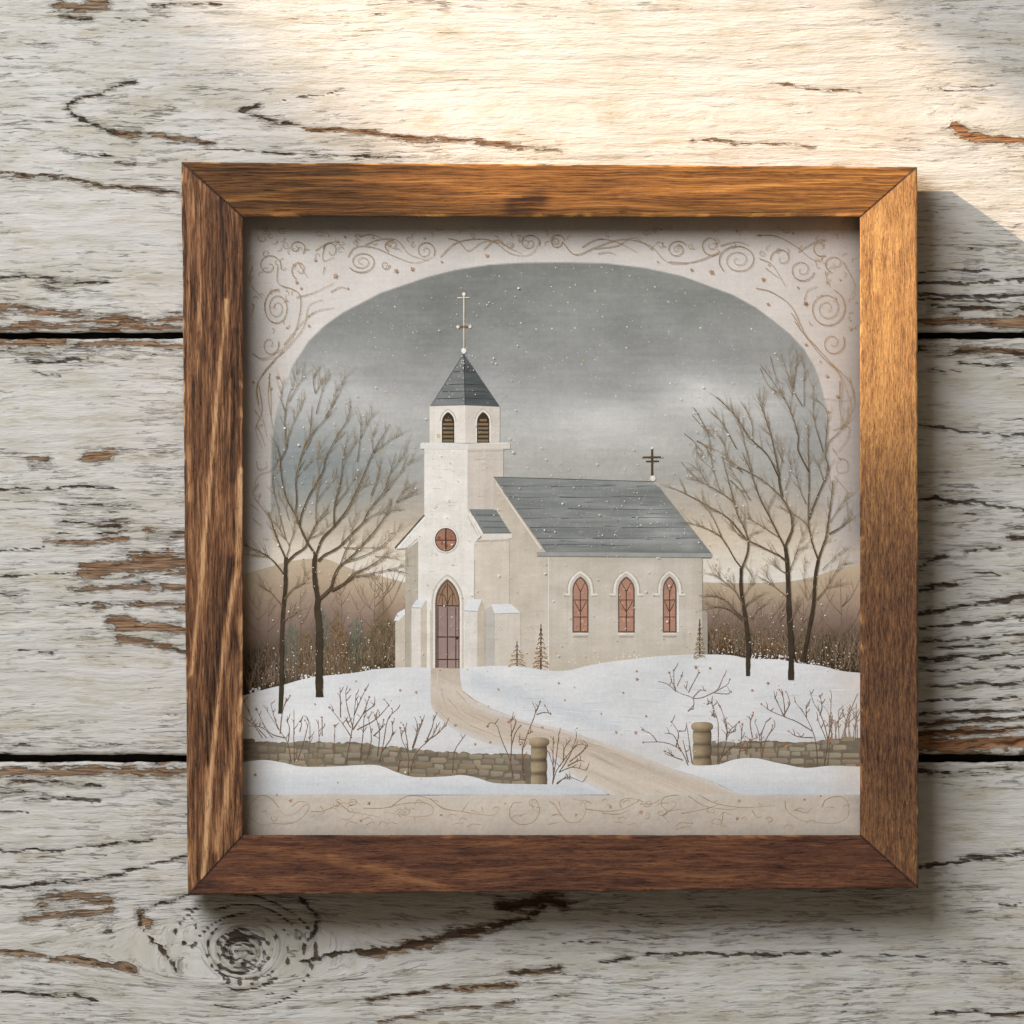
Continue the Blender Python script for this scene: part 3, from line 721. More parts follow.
for i in range(200):
    x = random.uniform(712, 850); y = float(np.interp(x, *zip(*SNOWR)))-abs(random.gauss(0, 16))
    A.disc(x, y, random.uniform(.3, .9), random.choice(((222, 214, 200), (240, 236, 230), (196, 178, 150))), 6)
for i in range(60):
    x = random.uniform(742, 826); y = float(np.interp(x, *zip(*SNOWR)))-random.uniform(-1, 5)
    A.disc(x, y, random.uniform(.4, 1.1), (230, 232, 234), 7, jit=.4)
A.build('thicket', label='bare bushes and small trees at the foot of the right hill')

# ---- snow field, path, banks
def snow_fn(x, y):
    c = np.ones((len(x), 3))*np.array([222, 224, 227.])
    hump = fbm(x/70, (y+.25*x)/28, 3, 80)-.5
    c = c+(hump*26)[:, None]*np.array([1, .95, .85])
    c = c+((fbm(x/30, (y-.18*np.abs(x-450))/2.2, 2, 82)-.5)*10)[:, None]
    c = mixc(c, (196, 204, 212), .5*np.exp(-(((x-500)*.33+690-y)/9)**2)*(x > 470)*(x < 620))
    c = mixc(c, (210, 206, 200), .4*sst(720, 760, y))
    c = mixc(c, (196, 188, 178), .4*sst(812, 860, x)+.3*(1-sst(244, 262, x)))
    return c
A = Art(4.05)
top = [tuple(p) for p in A.curve(SNOWL+SNOWR, 3)]
A.poly(top+[(863, 770), (620, 794.6), (240, 780)], None, step=3.2, fn=snow_fn)
for i in range(60):
    x = random.uniform(470, 855); y = random.uniform(675, 745)
    A.stroke([(x, y), (x+random.uniform(12, 30), y+random.uniform(-2, 4))], 1.2, .3, (232, 234, 236) if i % 2 else (206, 212, 218), belly=True)
A.build('snow_field', mPs)
def path_fn(x, y):
    c = np.ones((len(x), 3))*np.array([210, 197, 182.])
    c = mixc(c, (188, 172, 154), .6*(1-sst(668, 690, y)))
    u = y-.42*x
    c = c+((fbm(x/60, u/3.2, 3, 84)-.5)*36)[:, None]
    c = mixc(c, (214, 204, 194), .5*np.exp(-((y-(700+.38*(x-460)))/6)**2))
    c = mixc(c, (192, 174, 154), .5*np.exp(-((y-(742+.30*(x-560)))/9)**2))
    PR = np.array(A.curve(pr, 4)); PL = np.array(A.curve(pl, 4))
    for PP in (PR, PL):
        dd = dist_poly(x, y, [tuple(q) for q in PP]); c = mixc(c, (216, 212, 208), .8*np.exp(-(dd/4.5)**2)*sst(690, 715, y))
    return c
A = Art(4.45)
pl = [(431,668),(430.5,682),(432,708),(445,723),(464,734),(492,744.5),(522,749),(548,753),(562,766),(580,779),(612,796)]
pr = [(459.5,668.5),(462,688.7),(473,701.6),(499,712),(526.7,721),(559,728),(591,738),(630,751),(671,768),(707,780),(745,796)]
A.poly([tuple(p) for p in A.curve(pl, 4)]+[tuple(p) for p in reversed(A.curve(pr, 4))], None, step=2, fn=path_fn)
for i in range(70):
    t = random.random(); k = random.random()
    a = np.array([np.interp(t, np.linspace(0, 1, 11), [p[j] for p in pl])*(1-k)+np.interp(t, np.linspace(0, 1, 11), [p[j] for p in pr])*k for j in (0, 1)])
    b = np.array([np.interp(min(1, t+.12), np.linspace(0, 1, 11), [p[j] for p in pl])*(1-k)+np.interp(min(1, t+.12), np.linspace(0, 1, 11), [p[j] for p in pr])*k for j in (0, 1)])
    A.stroke([a, (a+b)/2, b], random.uniform(.6, 1.8), .3, random.choice(((214, 202, 190), (190, 172, 152), (206, 190, 174))), belly=True)
A.build('footpath', mPs)

# ---- stone walls and pillars
def stones(A, top, bottom, x0, x1, tint=0):
    tx, ty = zip(*top); bx, by = zip(*bottom)
    T = lambda x: float(np.interp(x, tx, ty)); B = lambda x: float(np.interp(x, bx, by))
    pts = [(x, T(x)) for x in np.arange(x0, x1+.1, 4)]+[(x, B(x)) for x in np.arange(x1, x0-.1, -4)]
    def fn(x, y):
        c = np.ones((len(x), 3))*np.array([118, 108, 93.])+((fbm(x/9, y/5, 3, 90)-.5)*30)[:, None]
        return c
    A.poly(pts, None, step=3, fn=fn)
    H = max(B(x)-T(x) for x in (x0, x1, (x0+x1)/2)); rows = max(3, int(H/6.5))
    for r in range(rows+1):
        x = x0+random.uniform(-2, 3)
        while x < x1-4:
            w = random.uniform(8, 20); hh = random.uniform(4.4, 7.2)
            yc = T(x+w/2)+3.4+r*6.2+random.uniform(-1.1, 1.1)+1.6*math.sin(x/23+r)
            if yc+hh/2 < B(x+w/2)+2 and x+w < x1:
                base = np.array([148, 137, 118.])+random.uniform(-15, 12)-22*max(0, 1-(x-242)/50)+np.array([random.uniform(-4, 6), 0, random.uniform(-6, 4)])+tint
                n = 10; P = []; C = []
                for i in range(n):
                    a = 2*math.pi*i/n; ca, sa = math.cos(a), math.sin(a)
                    rx = (w/2-.35)*(abs(ca)**.32)*(1 if ca > 0 else -1)*random.uniform(.84, 1.03); ry = (hh/2-.1)*(abs(sa)**.36)*(1 if sa > 0 else -1)*random.uniform(.72, 1.12)
                    P.append((x+w/2+rx, yc+ry)); C.append(base-(11 if sa > 0 else -4))
                A.add([(x+w/2, yc)]+P, [(0, 1+i, 1+(i+1) % n) for i in range(n)], [base]+C)
            x += w-.2
def snowcap(A, top, x0, x1, th):
    tx, ty = zip(*top)
    xs = np.arange(x0, x1, 4); up = [(x, float(np.interp(x, tx, ty))-th*random.uniform(.5, 1.2)) for x in xs]; dn = [(x, float(np.interp(x, tx, ty))+random.uniform(.2, 3)) for x in xs[::-1]]
    A.poly(up+dn, (214, 215, 217), step=3, amp=8)
random.seed(21)
WL_T = [(240,739),(281,740),(322,740),(363,741.5),(387,745),(430,749),(462,751),(534,755)]
WL_B = [(240,768),(330,772),(400,780),(440,784),(534,788)]
A = Art(4.45); stones(A, WL_T, WL_B, 240, 534); snowcap(A, WL_T, 255, 500, 4); A.build('stone_wall', label='long low field wall left of the path')
WR_T = [(708,741),(750,740),(800,740),(863,737.5)]; WR_B = [(708,772),(863,774)]
A = Art(4.45); stones(A, WR_T, WR_B, 708, 863, 4); snowcap(A, WR_T, 716, 830, 3); A.build('stone_wall', label='short low field wall right of the path')
def pillar(cx, ytop, rx, yb, w):
    A = Art(5.0)
    def fn(x, y):
        u = (x-cx)/(w/2)
        c = ramp(np.clip((u+1)/2, 0, 1), [(0, (176, 158, 128)), (.35, (170, 150, 120)), (.75, (134, 116, 92)), (1, (96, 82, 66))])
        v = (y-ytop-5)/((yb-ytop-5)/3.0)
        c = c*(1-.34*np.exp(-(np.abs(v-np.round(v))/.13)**2)[:, None])+((fbm(x/5, y/2.2, 3, 95)-.5)*26)[:, None]
        return c
    L_ = []; R_ = []
    for i in range(19):
        t = i/18; y = ytop+3+(yb-ytop-3)*t; bul = w/2*(.90+.10*abs(math.sin(t*3*math.pi)))
        L_.append((cx-bul, y)); R_.append((cx+bul, y))
    A.poly(L_+R_[::-1], None, step=1.6, fn=fn)
    def fc(x, y):
        c = ramp(np.clip((x-cx+rx)/(2*rx), 0, 1), [(0, (182, 162, 130)), (.4, (186, 166, 136)), (1, (128, 110, 88))])
        return c-(sst(ytop-1, ytop+5, y)*40)[:, None]+((fbm(x/4, y/2, 3, 96)-.5)*20)[:, None]
    n = 26
    A.poly([(cx+rx*abs(math.cos(a))**.7*np.sign(math.cos(a)), ytop+4.6*abs(math.sin(a))**.8*np.sign(math.sin(a))) for a in [2*math.pi*(i+.5)/n for i in range(n)]], None, step=1.5, fn=fc)
    return A
pillar(539, 742, 10.3, 787, 16.5).build('gate_pillar', label='round-capped stone pillar left of the path')
pillar(702, 726.5, 11, 770, 19).build('gate_pillar', label='round-capped stone pillar right of the path')
def bank_fn(x, y):
    c = np.ones((len(x), 3))*np.array([226, 227, 229.])
    c = mixc(c, (200, 207, 214), .75*sst(768, 793, y+6*(fbm(x/60, y/60, 2, 97)-.5)))
    c = c+((fbm(x/40, y/2.0, 2, 98)-.5)*9)[:, None]
    c = mixc(c, (200, 192, 180), .5*sst(810, 860, x)); c = mixc(c, (200, 198, 194), .5*(1-sst(244, 280, x)))
    return c
A = Art(5.2)
bl = [(240,762.5),(255,760.5),(266.7,760),(285,763),(301.5,766.6),(332,766.6),(360,765),(379.5,765.6),(396,772),(414,777),(445,776.5),(462,775),(478,778),(494.5,783),(525,784),(550,784.5),(575,786),(590,789),(608,794.8)]
A.poly([tuple(p) for p in A.curve(bl, 3)]+[(240, 794.8)], None, step=3, fn=bank_fn); A.build('snow_bank', mPs, label='foreground snow bank left of the path')
A = Art(5.2)
br_ = [(688,764.5),(700,765.5),(718.6,764.5),(729,761),(739,758.6),(750,758),(761,759),(775,762.5),(786,764.5),(806,768),(831,765.7),(863,766.8)]
A.poly([tuple(p) for p in A.curve(br_, 3)]+[(863, 794.8), (741, 794.8), (716, 783), (690, 774), (672, 769)], None, step=3, fn=bank_fn); A.build('snow_bank', mPs, label='foreground snow bank right of the path')
A = Art(5.35)
def bord(x, y):
    c = np.ones((len(x), 3))*np.array([206, 196, 182.])+((fbm(x/3, y/3, 2, 57)-.5)*14)[..., None]+((fbm(x/40, y/20, 4, 52)-.5)*18)[..., None]
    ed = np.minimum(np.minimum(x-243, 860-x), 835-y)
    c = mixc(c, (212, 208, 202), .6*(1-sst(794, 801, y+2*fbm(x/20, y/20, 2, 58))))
    return c*(1-.18*np.exp(-np.maximum(ed, 0)/14))[:, None]  # border darkened toward the frame, its shade put into the colour
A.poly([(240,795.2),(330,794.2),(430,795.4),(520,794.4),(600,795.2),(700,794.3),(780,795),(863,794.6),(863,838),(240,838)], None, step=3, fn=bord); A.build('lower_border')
A = Art(4.9)   # wedge of snow beside the left pillar
A.poly([(548,752),(552,760),(556,766),(566,770),(580,779),(606,794),(548,794)], (216, 219, 223), step=3, amp=5); A.build('snow_drift', mPs)

# ---- church
def shade(top, side=0):
    return None
def wallfn(base, vert=6, grad=(0, 0), seed=100, edge=None):
    b = np.array(base, float)
    def fn(x, y):
        c = np.ones((len(x), 3))*b
        c = c+((fbm(x/1.6, y/40, 2, seed)-.5)*vert*2.6)[:, None]+((fbm(x/16, y/12, 4, seed+1)-.5)*24)[:, None]*np.array([1, 1, 1.15])
        if grad != (0, 0): c = c-(grad[1]*np.clip((y-grad[0])/100, 0, 1))[:, None]
        return c
    return fn
random.seed(31)
# tower
A = Art(1.9)
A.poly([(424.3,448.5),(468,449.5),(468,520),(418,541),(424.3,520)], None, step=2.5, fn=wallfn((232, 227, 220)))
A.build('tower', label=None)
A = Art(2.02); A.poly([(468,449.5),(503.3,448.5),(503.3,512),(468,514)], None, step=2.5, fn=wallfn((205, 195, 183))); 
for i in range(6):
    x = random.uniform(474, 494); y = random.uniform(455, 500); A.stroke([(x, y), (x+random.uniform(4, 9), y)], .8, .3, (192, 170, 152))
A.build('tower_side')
# nave gable wall and long wall
A = Art(2.15)
def gab(x, y):
    c = wallfn((206, 195, 180), 5)(x, y)
    d = (y-482)-(x-494)*1.38
    c = mixc(c, (184, 170, 152), .35*np.exp(-(d/22)**2)); c = mixc(c, (222, 214, 204), .5*sst(525, 548, x)*sst(560, 640, y))
    return c
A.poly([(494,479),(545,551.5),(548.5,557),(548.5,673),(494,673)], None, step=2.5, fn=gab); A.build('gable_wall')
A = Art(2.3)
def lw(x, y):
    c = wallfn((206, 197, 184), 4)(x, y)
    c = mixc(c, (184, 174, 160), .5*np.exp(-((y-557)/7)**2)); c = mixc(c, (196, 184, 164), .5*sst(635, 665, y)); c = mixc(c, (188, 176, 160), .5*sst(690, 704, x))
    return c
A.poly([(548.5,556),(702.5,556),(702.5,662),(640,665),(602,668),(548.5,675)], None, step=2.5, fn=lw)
A.poly([(702.5,611),(704,609),(707.6,614),(707.6,660),(702.5,662)], (168, 158, 146), step=2, amp=8)
A.stroke([(548.5,557),(548.5,671)], .9, .9, (226, 220, 212)); A.stroke([(702,557),(702.3,655)], .7, .7, (176, 166, 152))
for i in range(36):
    x = random.uniform(552, 645); A.disc(x, 667-(x-552)*.06+random.uniform(-9, 1), random.uniform(.4, .9), random.choice(((222, 208, 176), (232, 226, 214))), 6)
A.build('nave_wall')
A = Art(2.5)
def roofn(x, y):
    c = np.ones((len(x), 3))*np.array([132, 135, 133.])
    c = c+((fbm(x/50, y/2.2, 3, 110)-.5)*34)[:, None]+((fbm(x/18, y/12, 3, 112)-.5)*16)[:, None]
    for (px, py, rx, ry, a) in ((655, 520, 30, 4, 34), (665, 533, 28, 3.5, 34), (660, 541, 34, 4, 30), (590, 518, 24, 2, 20), (640, 484, 40, 3, 22), (560, 500, 30, 2, 12), (690, 545, 12, 6, 24), (600, 490, 36, 2.5, 18), (625, 506, 40, 2, 22), (580, 540, 34, 2.5, 16), (650, 512, 18, 6, 16)):
        q = np.exp(-((x-px)/rx)**2-((y-py)/ry)**2); c = c+(a*q)[:, None]
    return c
A.poly([(493.6,477.2),(560,478.6),(652,481.8),(659,487),(711.4,553.3),(546,552.2)], None, step=2.2, fn=roofn)
for k, (y, n) in enumerate(((486, 3), (497, 4), (509, 3), (518, 3), (528, 4), (538, 3), (545, 2))):
    t = (y-477)/75
    xa = 493.6+52*t+1; xb = 652+59*t-3; x = xa
    for j in range(n):
        x2 = x+random.uniform(30, 75)
        if x2 > xb: x2 = xb
        A.stroke([(x, y+random.uniform(-.5, .5)), ((x+x2)/2, y+random.uniform(-.8, .8)), (x2, y+random.uniform(-.4, .4))], .9, .4, (84, 87, 86), (104, 108, 108)); x = x2+random.uniform(0, 22)
        if x > xb-10: break
for i in range(34):
    t = random.random(); y = 481+68*t; x = random.uniform(505+52*t, 628+57*t); A.stroke([(x, y), (x+random.uniform(5, 22), y+random.uniform(-.5, .8))], random.uniform(.7, 1.6), .3, (156, 162, 162) if i % 3 else (108, 111, 110), belly=True)
for i in range(150):
    t = random.random()**.8; y = 480+70*t; x = random.uniform(496+52*t, 650+57*t); A.disc(x, y, random.uniform(.25, .6), (196, 200, 200), 5)
A.stroke([(493.6,477),(652,481.6)], .8, .8, (92, 95, 94))
A.build('nave_roof', mPr)
A = Art(2.75); A.poly([(536.5,552),(711.8,553.2),(711.8,557.3),(537,555.8)], (158, 161, 160), step=2.5, amp=8); A.stroke([(537,556.3),(711,557.8)], .7, .7, (122, 118, 110)); A.build('eave')
A = Art(2.78); A.stroke([(496,483),(541,549)], 1.2, 1.6, (226, 216, 202)); A.build('barge_board')
# belfry
A = Art(2.1)
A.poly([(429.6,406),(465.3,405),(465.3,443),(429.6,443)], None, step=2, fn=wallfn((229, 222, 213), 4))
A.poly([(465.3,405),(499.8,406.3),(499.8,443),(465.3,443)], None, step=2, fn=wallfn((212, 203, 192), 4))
A.poly([(436.5,434),(441,434),(440.5,438.5),(437,438)], (214, 190, 150))
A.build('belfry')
def lancet(cx, hw, yp, ys, yb, n=8):
    L_ = [(cx-hw, yb)]
    for i in range(n+1):
        t = (i/n)**1.5; L_.append((cx-hw+hw*t, ys-(ys-yp)*math.sqrt(4-(2-t)**2)/math.sqrt(3)))
    R_ = [(2*cx-x, y) for x, y in L_[:-1]][::-1]
    return L_+R_
def strokeloop(A, pts, w, c, close=False):
    q = pts+[pts[0]] if close else pts
    A.stroke(q, w, w, c, seg=1)
for cx in (448.1, 483.2):
    A = Art(2.45)
    strokeloop(A, lancet(cx, 7.8, 409, 421, 434)[1:-1], 1.2, (194, 184, 172)); strokeloop(A, lancet(cx, 6.9, 410.4, 421.5, 442)[:], 1.3, (234, 229, 222))
    A.poly(lancet(cx, 6.2, 412, 422, 442.6), (64, 52, 38))
    for k in range(6):
        y = 419+k*4.1; w = 5.3 if y > 421 else 3.6
        A.poly([(cx-w, y), (cx+w, y), (cx+w, y+2.2), (cx-w, y+2.2)], (132+random.uniform(-10, 10), 112, 84))
    A.build('louvre')
A = Art(2.45)
A.poly([(420.3,444),(422,442.6),(468,443.5),(508,442.6),(510.2,444),(510.2,448.8),(468,449.6),(420.3,448.8)], (226, 224, 220), step=2.5, amp=5)
A.poly([(468,443.6),(510.2,443.6),(510.2,448.8),(468,449.6)], (214, 206, 196), step=2.5, amp=4)
A.stroke([(424,450.3),(468,451),(504,450.3)], 1.2, 1.2, (186, 176, 164)); A.build('cornice')
A = Art(2.3)
def sp(base):
    def fn(x, y): return np.ones((len(x), 3))*np.array(base, float)+((fbm(x/18, y/2, 3, 120)-.5)*30)[:, None]
    return fn
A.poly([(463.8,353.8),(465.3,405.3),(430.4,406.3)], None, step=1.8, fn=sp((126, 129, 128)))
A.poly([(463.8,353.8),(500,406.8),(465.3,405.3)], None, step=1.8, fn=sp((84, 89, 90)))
for y in (371, 384, 391, 398):
    t = (y-354)/52; A.stroke([(463.8-33*t+random.uniform(0, 3), y+.8), (464.6, y)], .9, .6, (66, 70, 70)); A.stroke([(464.9, y), (464.5+34*t, y+1.2)], .8, .5, (52, 56, 56))
A.stroke([(463.8,354),(465.2,405)], .7, .9, (62, 66, 66)); A.stroke([(463.6,354),(430.6,406)], .8, .6, (88, 92, 92))
for i in range(14):
    t = random.random(); A.disc(464-30*t*random.random(), 356+48*t, .6, (196, 188, 174), 6)
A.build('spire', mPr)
A = Art(2.9)
A.stroke([(463.8,354),(463.8,294)], 1.4, 1.2, (216, 200, 170), (226, 216, 196), seg=8); A.stroke([(457.3,297.8),(469.8,297.5)], 1.2, 1.0, (220, 206, 180))
A.stroke([(458,326.8),(470,326.6)], 1.6, 1.4, (126, 108, 80)); A.disc(457.8, 326.8, 1.7, (230, 224, 210)); A.disc(469.9, 326.6, 1.7, (230, 224, 210))
A.disc(463.8, 294, 1.7, (238, 236, 230)); A.disc(463.8, 350.8, 2.6, (232, 232, 230), 14); A.disc(463.2, 349.7, 1.6, (244, 244, 242), 10); A.build('spire_cross')
A = Art(2.9)
A.stroke([(652,476),(652,448.5)], 2.0, 1.8, (84, 66, 42)); A.stroke([(642,457.2),(662,457)], 1.7, 1.5, (96, 76, 48)); A.stroke([(646,461.3),(659,461)], 1.4, 1.2, (84, 66, 42))
A.disc(642, 457, 1.1, (196, 172, 130)); A.disc(662, 457, 1.1, (196, 172, 130)); A.disc(652, 448, 1.2, (236, 234, 230)); A.disc(652.8, 478.3, 2.9, (228, 220, 208), 12); A.disc(652.5, 477.4, 1.7, (238, 234, 228), 10)
A.build('roof_cross')
# porch
A = Art(2.4)
A.poly([(405.3,546),(418.4,538),(418.4,669),(405.3,669)], None, step=2.2, fn=wallfn((184, 175, 160), 7))
A.poly([(474,540),(509.8,538),(509.8,606),(500,669),(474,669)], None, step=2.2, fn=wallfn((214, 203, 189), 6, (600, 16)))
A.poly([(481,612),(491.5,606),(495,614),(495,669),(484,669)], (196, 190, 182), step=2.2, amp=8)
A.stroke([(474.6,560),(474.6,600)], .8, .8, (190, 178, 160)); A.stroke([(475,541.5),(510,540.5)], 1.6, 1.4, (190, 178, 162)); A.stroke([(509.6,540),(509.6,604)], .9, .9, (188, 174, 156))
A.build('porch_side')
A = Art(2.6)
A.poly([(469,509),(495.6,509.3),(511.2,533.6),(483.5,534)], None, step=1.8, fn=roofn)
for y in (515, 521, 527): A.stroke([(472+(y-509)*.6, y), (496+(y-509)*.6, y+.4)], .8, .5, (82, 86, 86))
A.build('porch_roof', mPr)
A = Art(2.85)
A.poly([(424.3,516),(446,500),(468.5,512),(481,536),(475,542),(474,543),(474,669),(418.2,669),(418.2,541),(409,548),(396,549)], None, step=2.2, fn=wallfn((233, 229, 222), 4))
A.poly([(424.3,449.8),(467.6,450.4),(467.6,520),(424.3,520)], None, step=2.2, fn=wallfn((233, 228, 221), 4))
for i in range(16):
    x = random.uniform(424, 462); y = random.uniform(458, 575); A.stroke([(x, y), (x+random.uniform(3, 8), y+random.uniform(-.4, .4))], .7, .3, (204, 192, 176))
A.build('porch_front')
A = Art(3.3)
A.stroke([(424.4,515),(394.8,548)], 1.3, 1.3, (84, 78, 70)); A.stroke([(424.8,518),(398,548)], 2.6, 2.6, (238, 235, 230)); A.stroke([(417,538),(408,547),(398,549)], 1.0, .8, (196, 188, 176))
A.stroke([(469.2,513),(474,520),(483.4,536.5)], 2.6, 2.8, (236, 231, 224)); A.stroke([(467.8,516),(478,536)], .9, .9, (204, 194, 180))
A.poly([(481.5,533.6),(512.4,533.4),(512.4,538),(505,539.4),(482,540)], (226, 220, 210), step=2.5, amp=4); A.stroke([(483,533.2),(511.5,532.8)], .7, .7, (110, 108, 102))
A.build('fascia')
def buttress(capp, body, side=None, tone=(222, 216, 208)):
    A = Art(3.4)
    if side: A.poly(side, None, step=2.2, fn=wallfn((200, 188, 170), 5))
    A.poly(body, None, step=2.2, fn=wallfn(tone, 4)); A.poly(capp, (228, 230, 234), step=2, amp=5)
    b = sorted(capp, key=lambda p: -p[1])[:2]; A.stroke([b[0], b[1]], .9, .9, (184, 176, 166))
    A.build('buttress')
buttress([(394,620.5),(397.5,613),(405,608.5),(405,614),(398,621.5)], [(395.3,620),(405.4,613),(405.4,669),(395.3,669)], tone=(204, 194, 178))
buttress([(411.3,607.6),(416.7,599.6),(426.5,599.6),(420.8,608)], [(411.5,607),(420.8,607.5),(420.8,669),(411.5,669)], [(420.8,607.5),(426.5,600),(426.5,669),(420.8,669)])
buttress([(464.1,610.6),(469,599.2),(481.9,599.2),(477.2,611.6)], [(464.3,610),(477.2,611),(477.2,669),(464.3,669)], [(477.2,611),(481.7,600),(485,612),(485,669),(477.2,669)])
buttress([(495,613.8),(491,604.4),(511.4,604.4),(520.9,613)], [(495.2,613),(520.6,612.5),(520.6,669),(495.2,669)], None, (214, 205, 192))
A = Art(3.45); n = 28
A.add([(445.8+13*math.cos(2*math.pi*i/n), 539.7+13.8*math.sin(2*math.pi*i/n)) for i in range(n)], [tuple(range(n))], (206, 196, 184))
A.add([(445.5+12.2*math.cos(2*math.pi*i/n), 539.3+13*math.sin(2*math.pi*i/n)) for i in range(n)], [tuple(range(n))], (236, 232, 226))
A.add([(445.8+11*math.cos(2*math.pi*i/n), 539.7+11.8*math.sin(2*math.pi*i/n)) for i in range(n)], [tuple(range(n))], (92, 70, 56))
for a0 in (0, 1, 2, 3):
    P = [(445.8, 539.7)]+[(445.8+9.9*math.cos((a0+k/6)*math.pi/2), 539.7+10.8*math.sin((a0+k/6)*math.pi/2)) for k in range(7)]
    A.add(P, [tuple(range(8))], np.array([166, 120, 98])+random.uniform(-10, 10))
for i in range(14):
    a = random.uniform(0, 6.28); r = random.uniform(2, 9); A.disc(445.8+r*math.cos(a), 539.7+r*math.sin(a), random.uniform(.8, 1.8), random.choice(((182, 130, 104), (136, 88, 70), (170, 120, 84))), 7, jit=.4)
A.stroke([(445.8,529),(445.8,551)], 1.3, 1.3, (60, 46, 38)); A.stroke([(435.5,540.2),(456,540.2)], 1.1, 1.1, (74, 56, 44)); A.build('round_window')
# door
A = Art(3.6)
strokeloop(A, lancet(447.4, 14.6, 575.5, 602, 668), 3.0, (206, 196, 182)); strokeloop(A, lancet(447.4, 13.4, 577, 602, 668), 1.8, (236, 231, 224)); A.stroke([(430.5,610),(430.5,668)], 1.4, 1.4, (210, 198, 182)); A.build('door_surround')
A = Art(3.85)
A.poly(lancet(447.4, 12.2, 579, 603, 668.3), (112, 90, 78)); A.poly(lancet(447.8, 10.6, 581.5, 603, 668.3), (158, 126, 100))
A.poly([(437.2,606),(458.4,606),(458.4,668.3),(437.2,668.3)], (158, 134, 126), step=2, amp=10)
for x in (438, 447.4, 455.8): A.stroke([(x,607),(x,668)], 1.0, 1.0, (74, 58, 52))
for y in (605.8, 637, 659.5): A.stroke([(436.8,y),(458.6,y)], 1.3, 1.3, (74, 58, 50))
for k in (-1, 1):
    A.stroke([(447.4,606),(447.4+k*3,596),(447.4+k*8.5,594)], .9, .7, (88, 66, 50)); A.stroke([(447.4+k*5,605),(447.4+k*5,592),(447.4+k*1.5,586)], .8, .6, (88, 66, 50)); A.stroke([(447.4+k*1,584),(447.4+k*6,593),(447.4+k*9,604)], .7, .6, (98, 74, 56))
A.stroke([(447.4,582),(447.4,606)], .9, .9, (84, 62, 48)); A.disc(457, 638, 1.7, (62, 50, 46)); A.disc(452, 617, .8, (214, 206, 196))
A.build('door')
for cx, hw in ((580.4, 8.0), (626.3, 8.3), (669.6, 6.9)):
    A = Art(2.95)
    hood = lancet(cx, hw+3.4, 572, 589, 594.4)
    strokeloop(A, lancet(cx, hw+5.0, 570.8, 588, 594), 1.2, (186, 176, 162)); strokeloop(A, hood, 2.2, (232, 227, 219))
    for k in (-1, 1): A.stroke([(cx+k*(hw+2.6), 594.6), (cx+k*(hw+9), 594.4)], 2.2, 1.8, (230, 225, 216)); A.stroke([(cx+k*(hw+3), 596.2), (cx+k*(hw+8.6), 596)], .7, .6, (186, 176, 160))
    if cx > 660: A.stroke([(cx+hw+1.4, 592), (cx+hw+1.6, 632)], 2, 2, (232, 227, 219))
    A.stroke([(cx-hw, 633.8), (cx+hw, 633.8)], 1.8, 1.8, (226, 220, 210)); A.stroke([(cx-7, 636.6), (cx+7, 636.6)], 1.4, 1.2, (176, 162, 144)); A.build('window_hood')
    A = Art(3.3)
    A.poly(lancet(cx, hw, 576.4, 590, 632.4), (112, 92, 82)); A.poly(lancet(cx, hw-1.4, 578.6, 590.5, 631), (182, 136, 116))
    for i in range(26):
        u = random.uniform(-1, 1)*(hw-2.6); y = random.uniform(586, 629); w_ = random.uniform(1.2, 2.6)
        A.poly([(cx+u-w_/2, y-1.6), (cx+u+w_/2, y-1.6), (cx+u+w_/2, y+1.6), (cx+u-w_/2, y+1.6)], random.choice(((194, 150, 128), (184, 128, 108), (202, 162, 136), (166, 130, 106), (196, 138, 118))))
    for y in (600, 617): A.stroke([(cx-hw+1.2, y), (cx+hw-1.2, y)], .9, .9, (96, 66, 50))
    A.stroke([(cx,590),(cx,631)], 1.1, 1.1, (88, 64, 46))
    for k in (-1, 1):
        A.stroke([(cx,592),(cx+k*hw*.35,586),(cx+k*hw*.6,582)], .8, .6, (96, 70, 50)); A.stroke([(cx,612),(cx+k*hw*.45,606),(cx+k*hw*.75,601)], 1.0, .7, (96, 70, 50))
    A.build('arched_window')
def sapling(x, yt, yb, w, c, sp_):
    A = Art(3.95); A.stroke([(x, yb), (x, yt)], 1.8, .8, (92, 72, 52))
    n = int((yb-yt)/4.6)
    for i in range(n):
        y = yt+5+i*4.6; hw = w*(i+1)/n
        for k in (-1, 1):
            A.stroke([(x, y-1), (x+k*hw*.6, y), (x+k*hw, y+2)], .8, .4, (104, 82, 58))
            if i > sp_:
                for q_ in range(7):
                    u = random.random()**.8; A.disc(x+k*hw*u, y+1.4*u+random.uniform(-1.6, 1.4), random.uniform(.5, 1.5), np.array(c)+random.uniform(-22, 22), 7, ry=random.uniform(.4, .9), jit=.5)
    A.build('sapling')
sapling(517, 641, 667, 9, (194, 168, 138), 1); sapling(540.8, 624, 670, 9, (188, 158, 128), 3); sapling(699.6, 619, 656, 6, (164, 148, 122), 2)

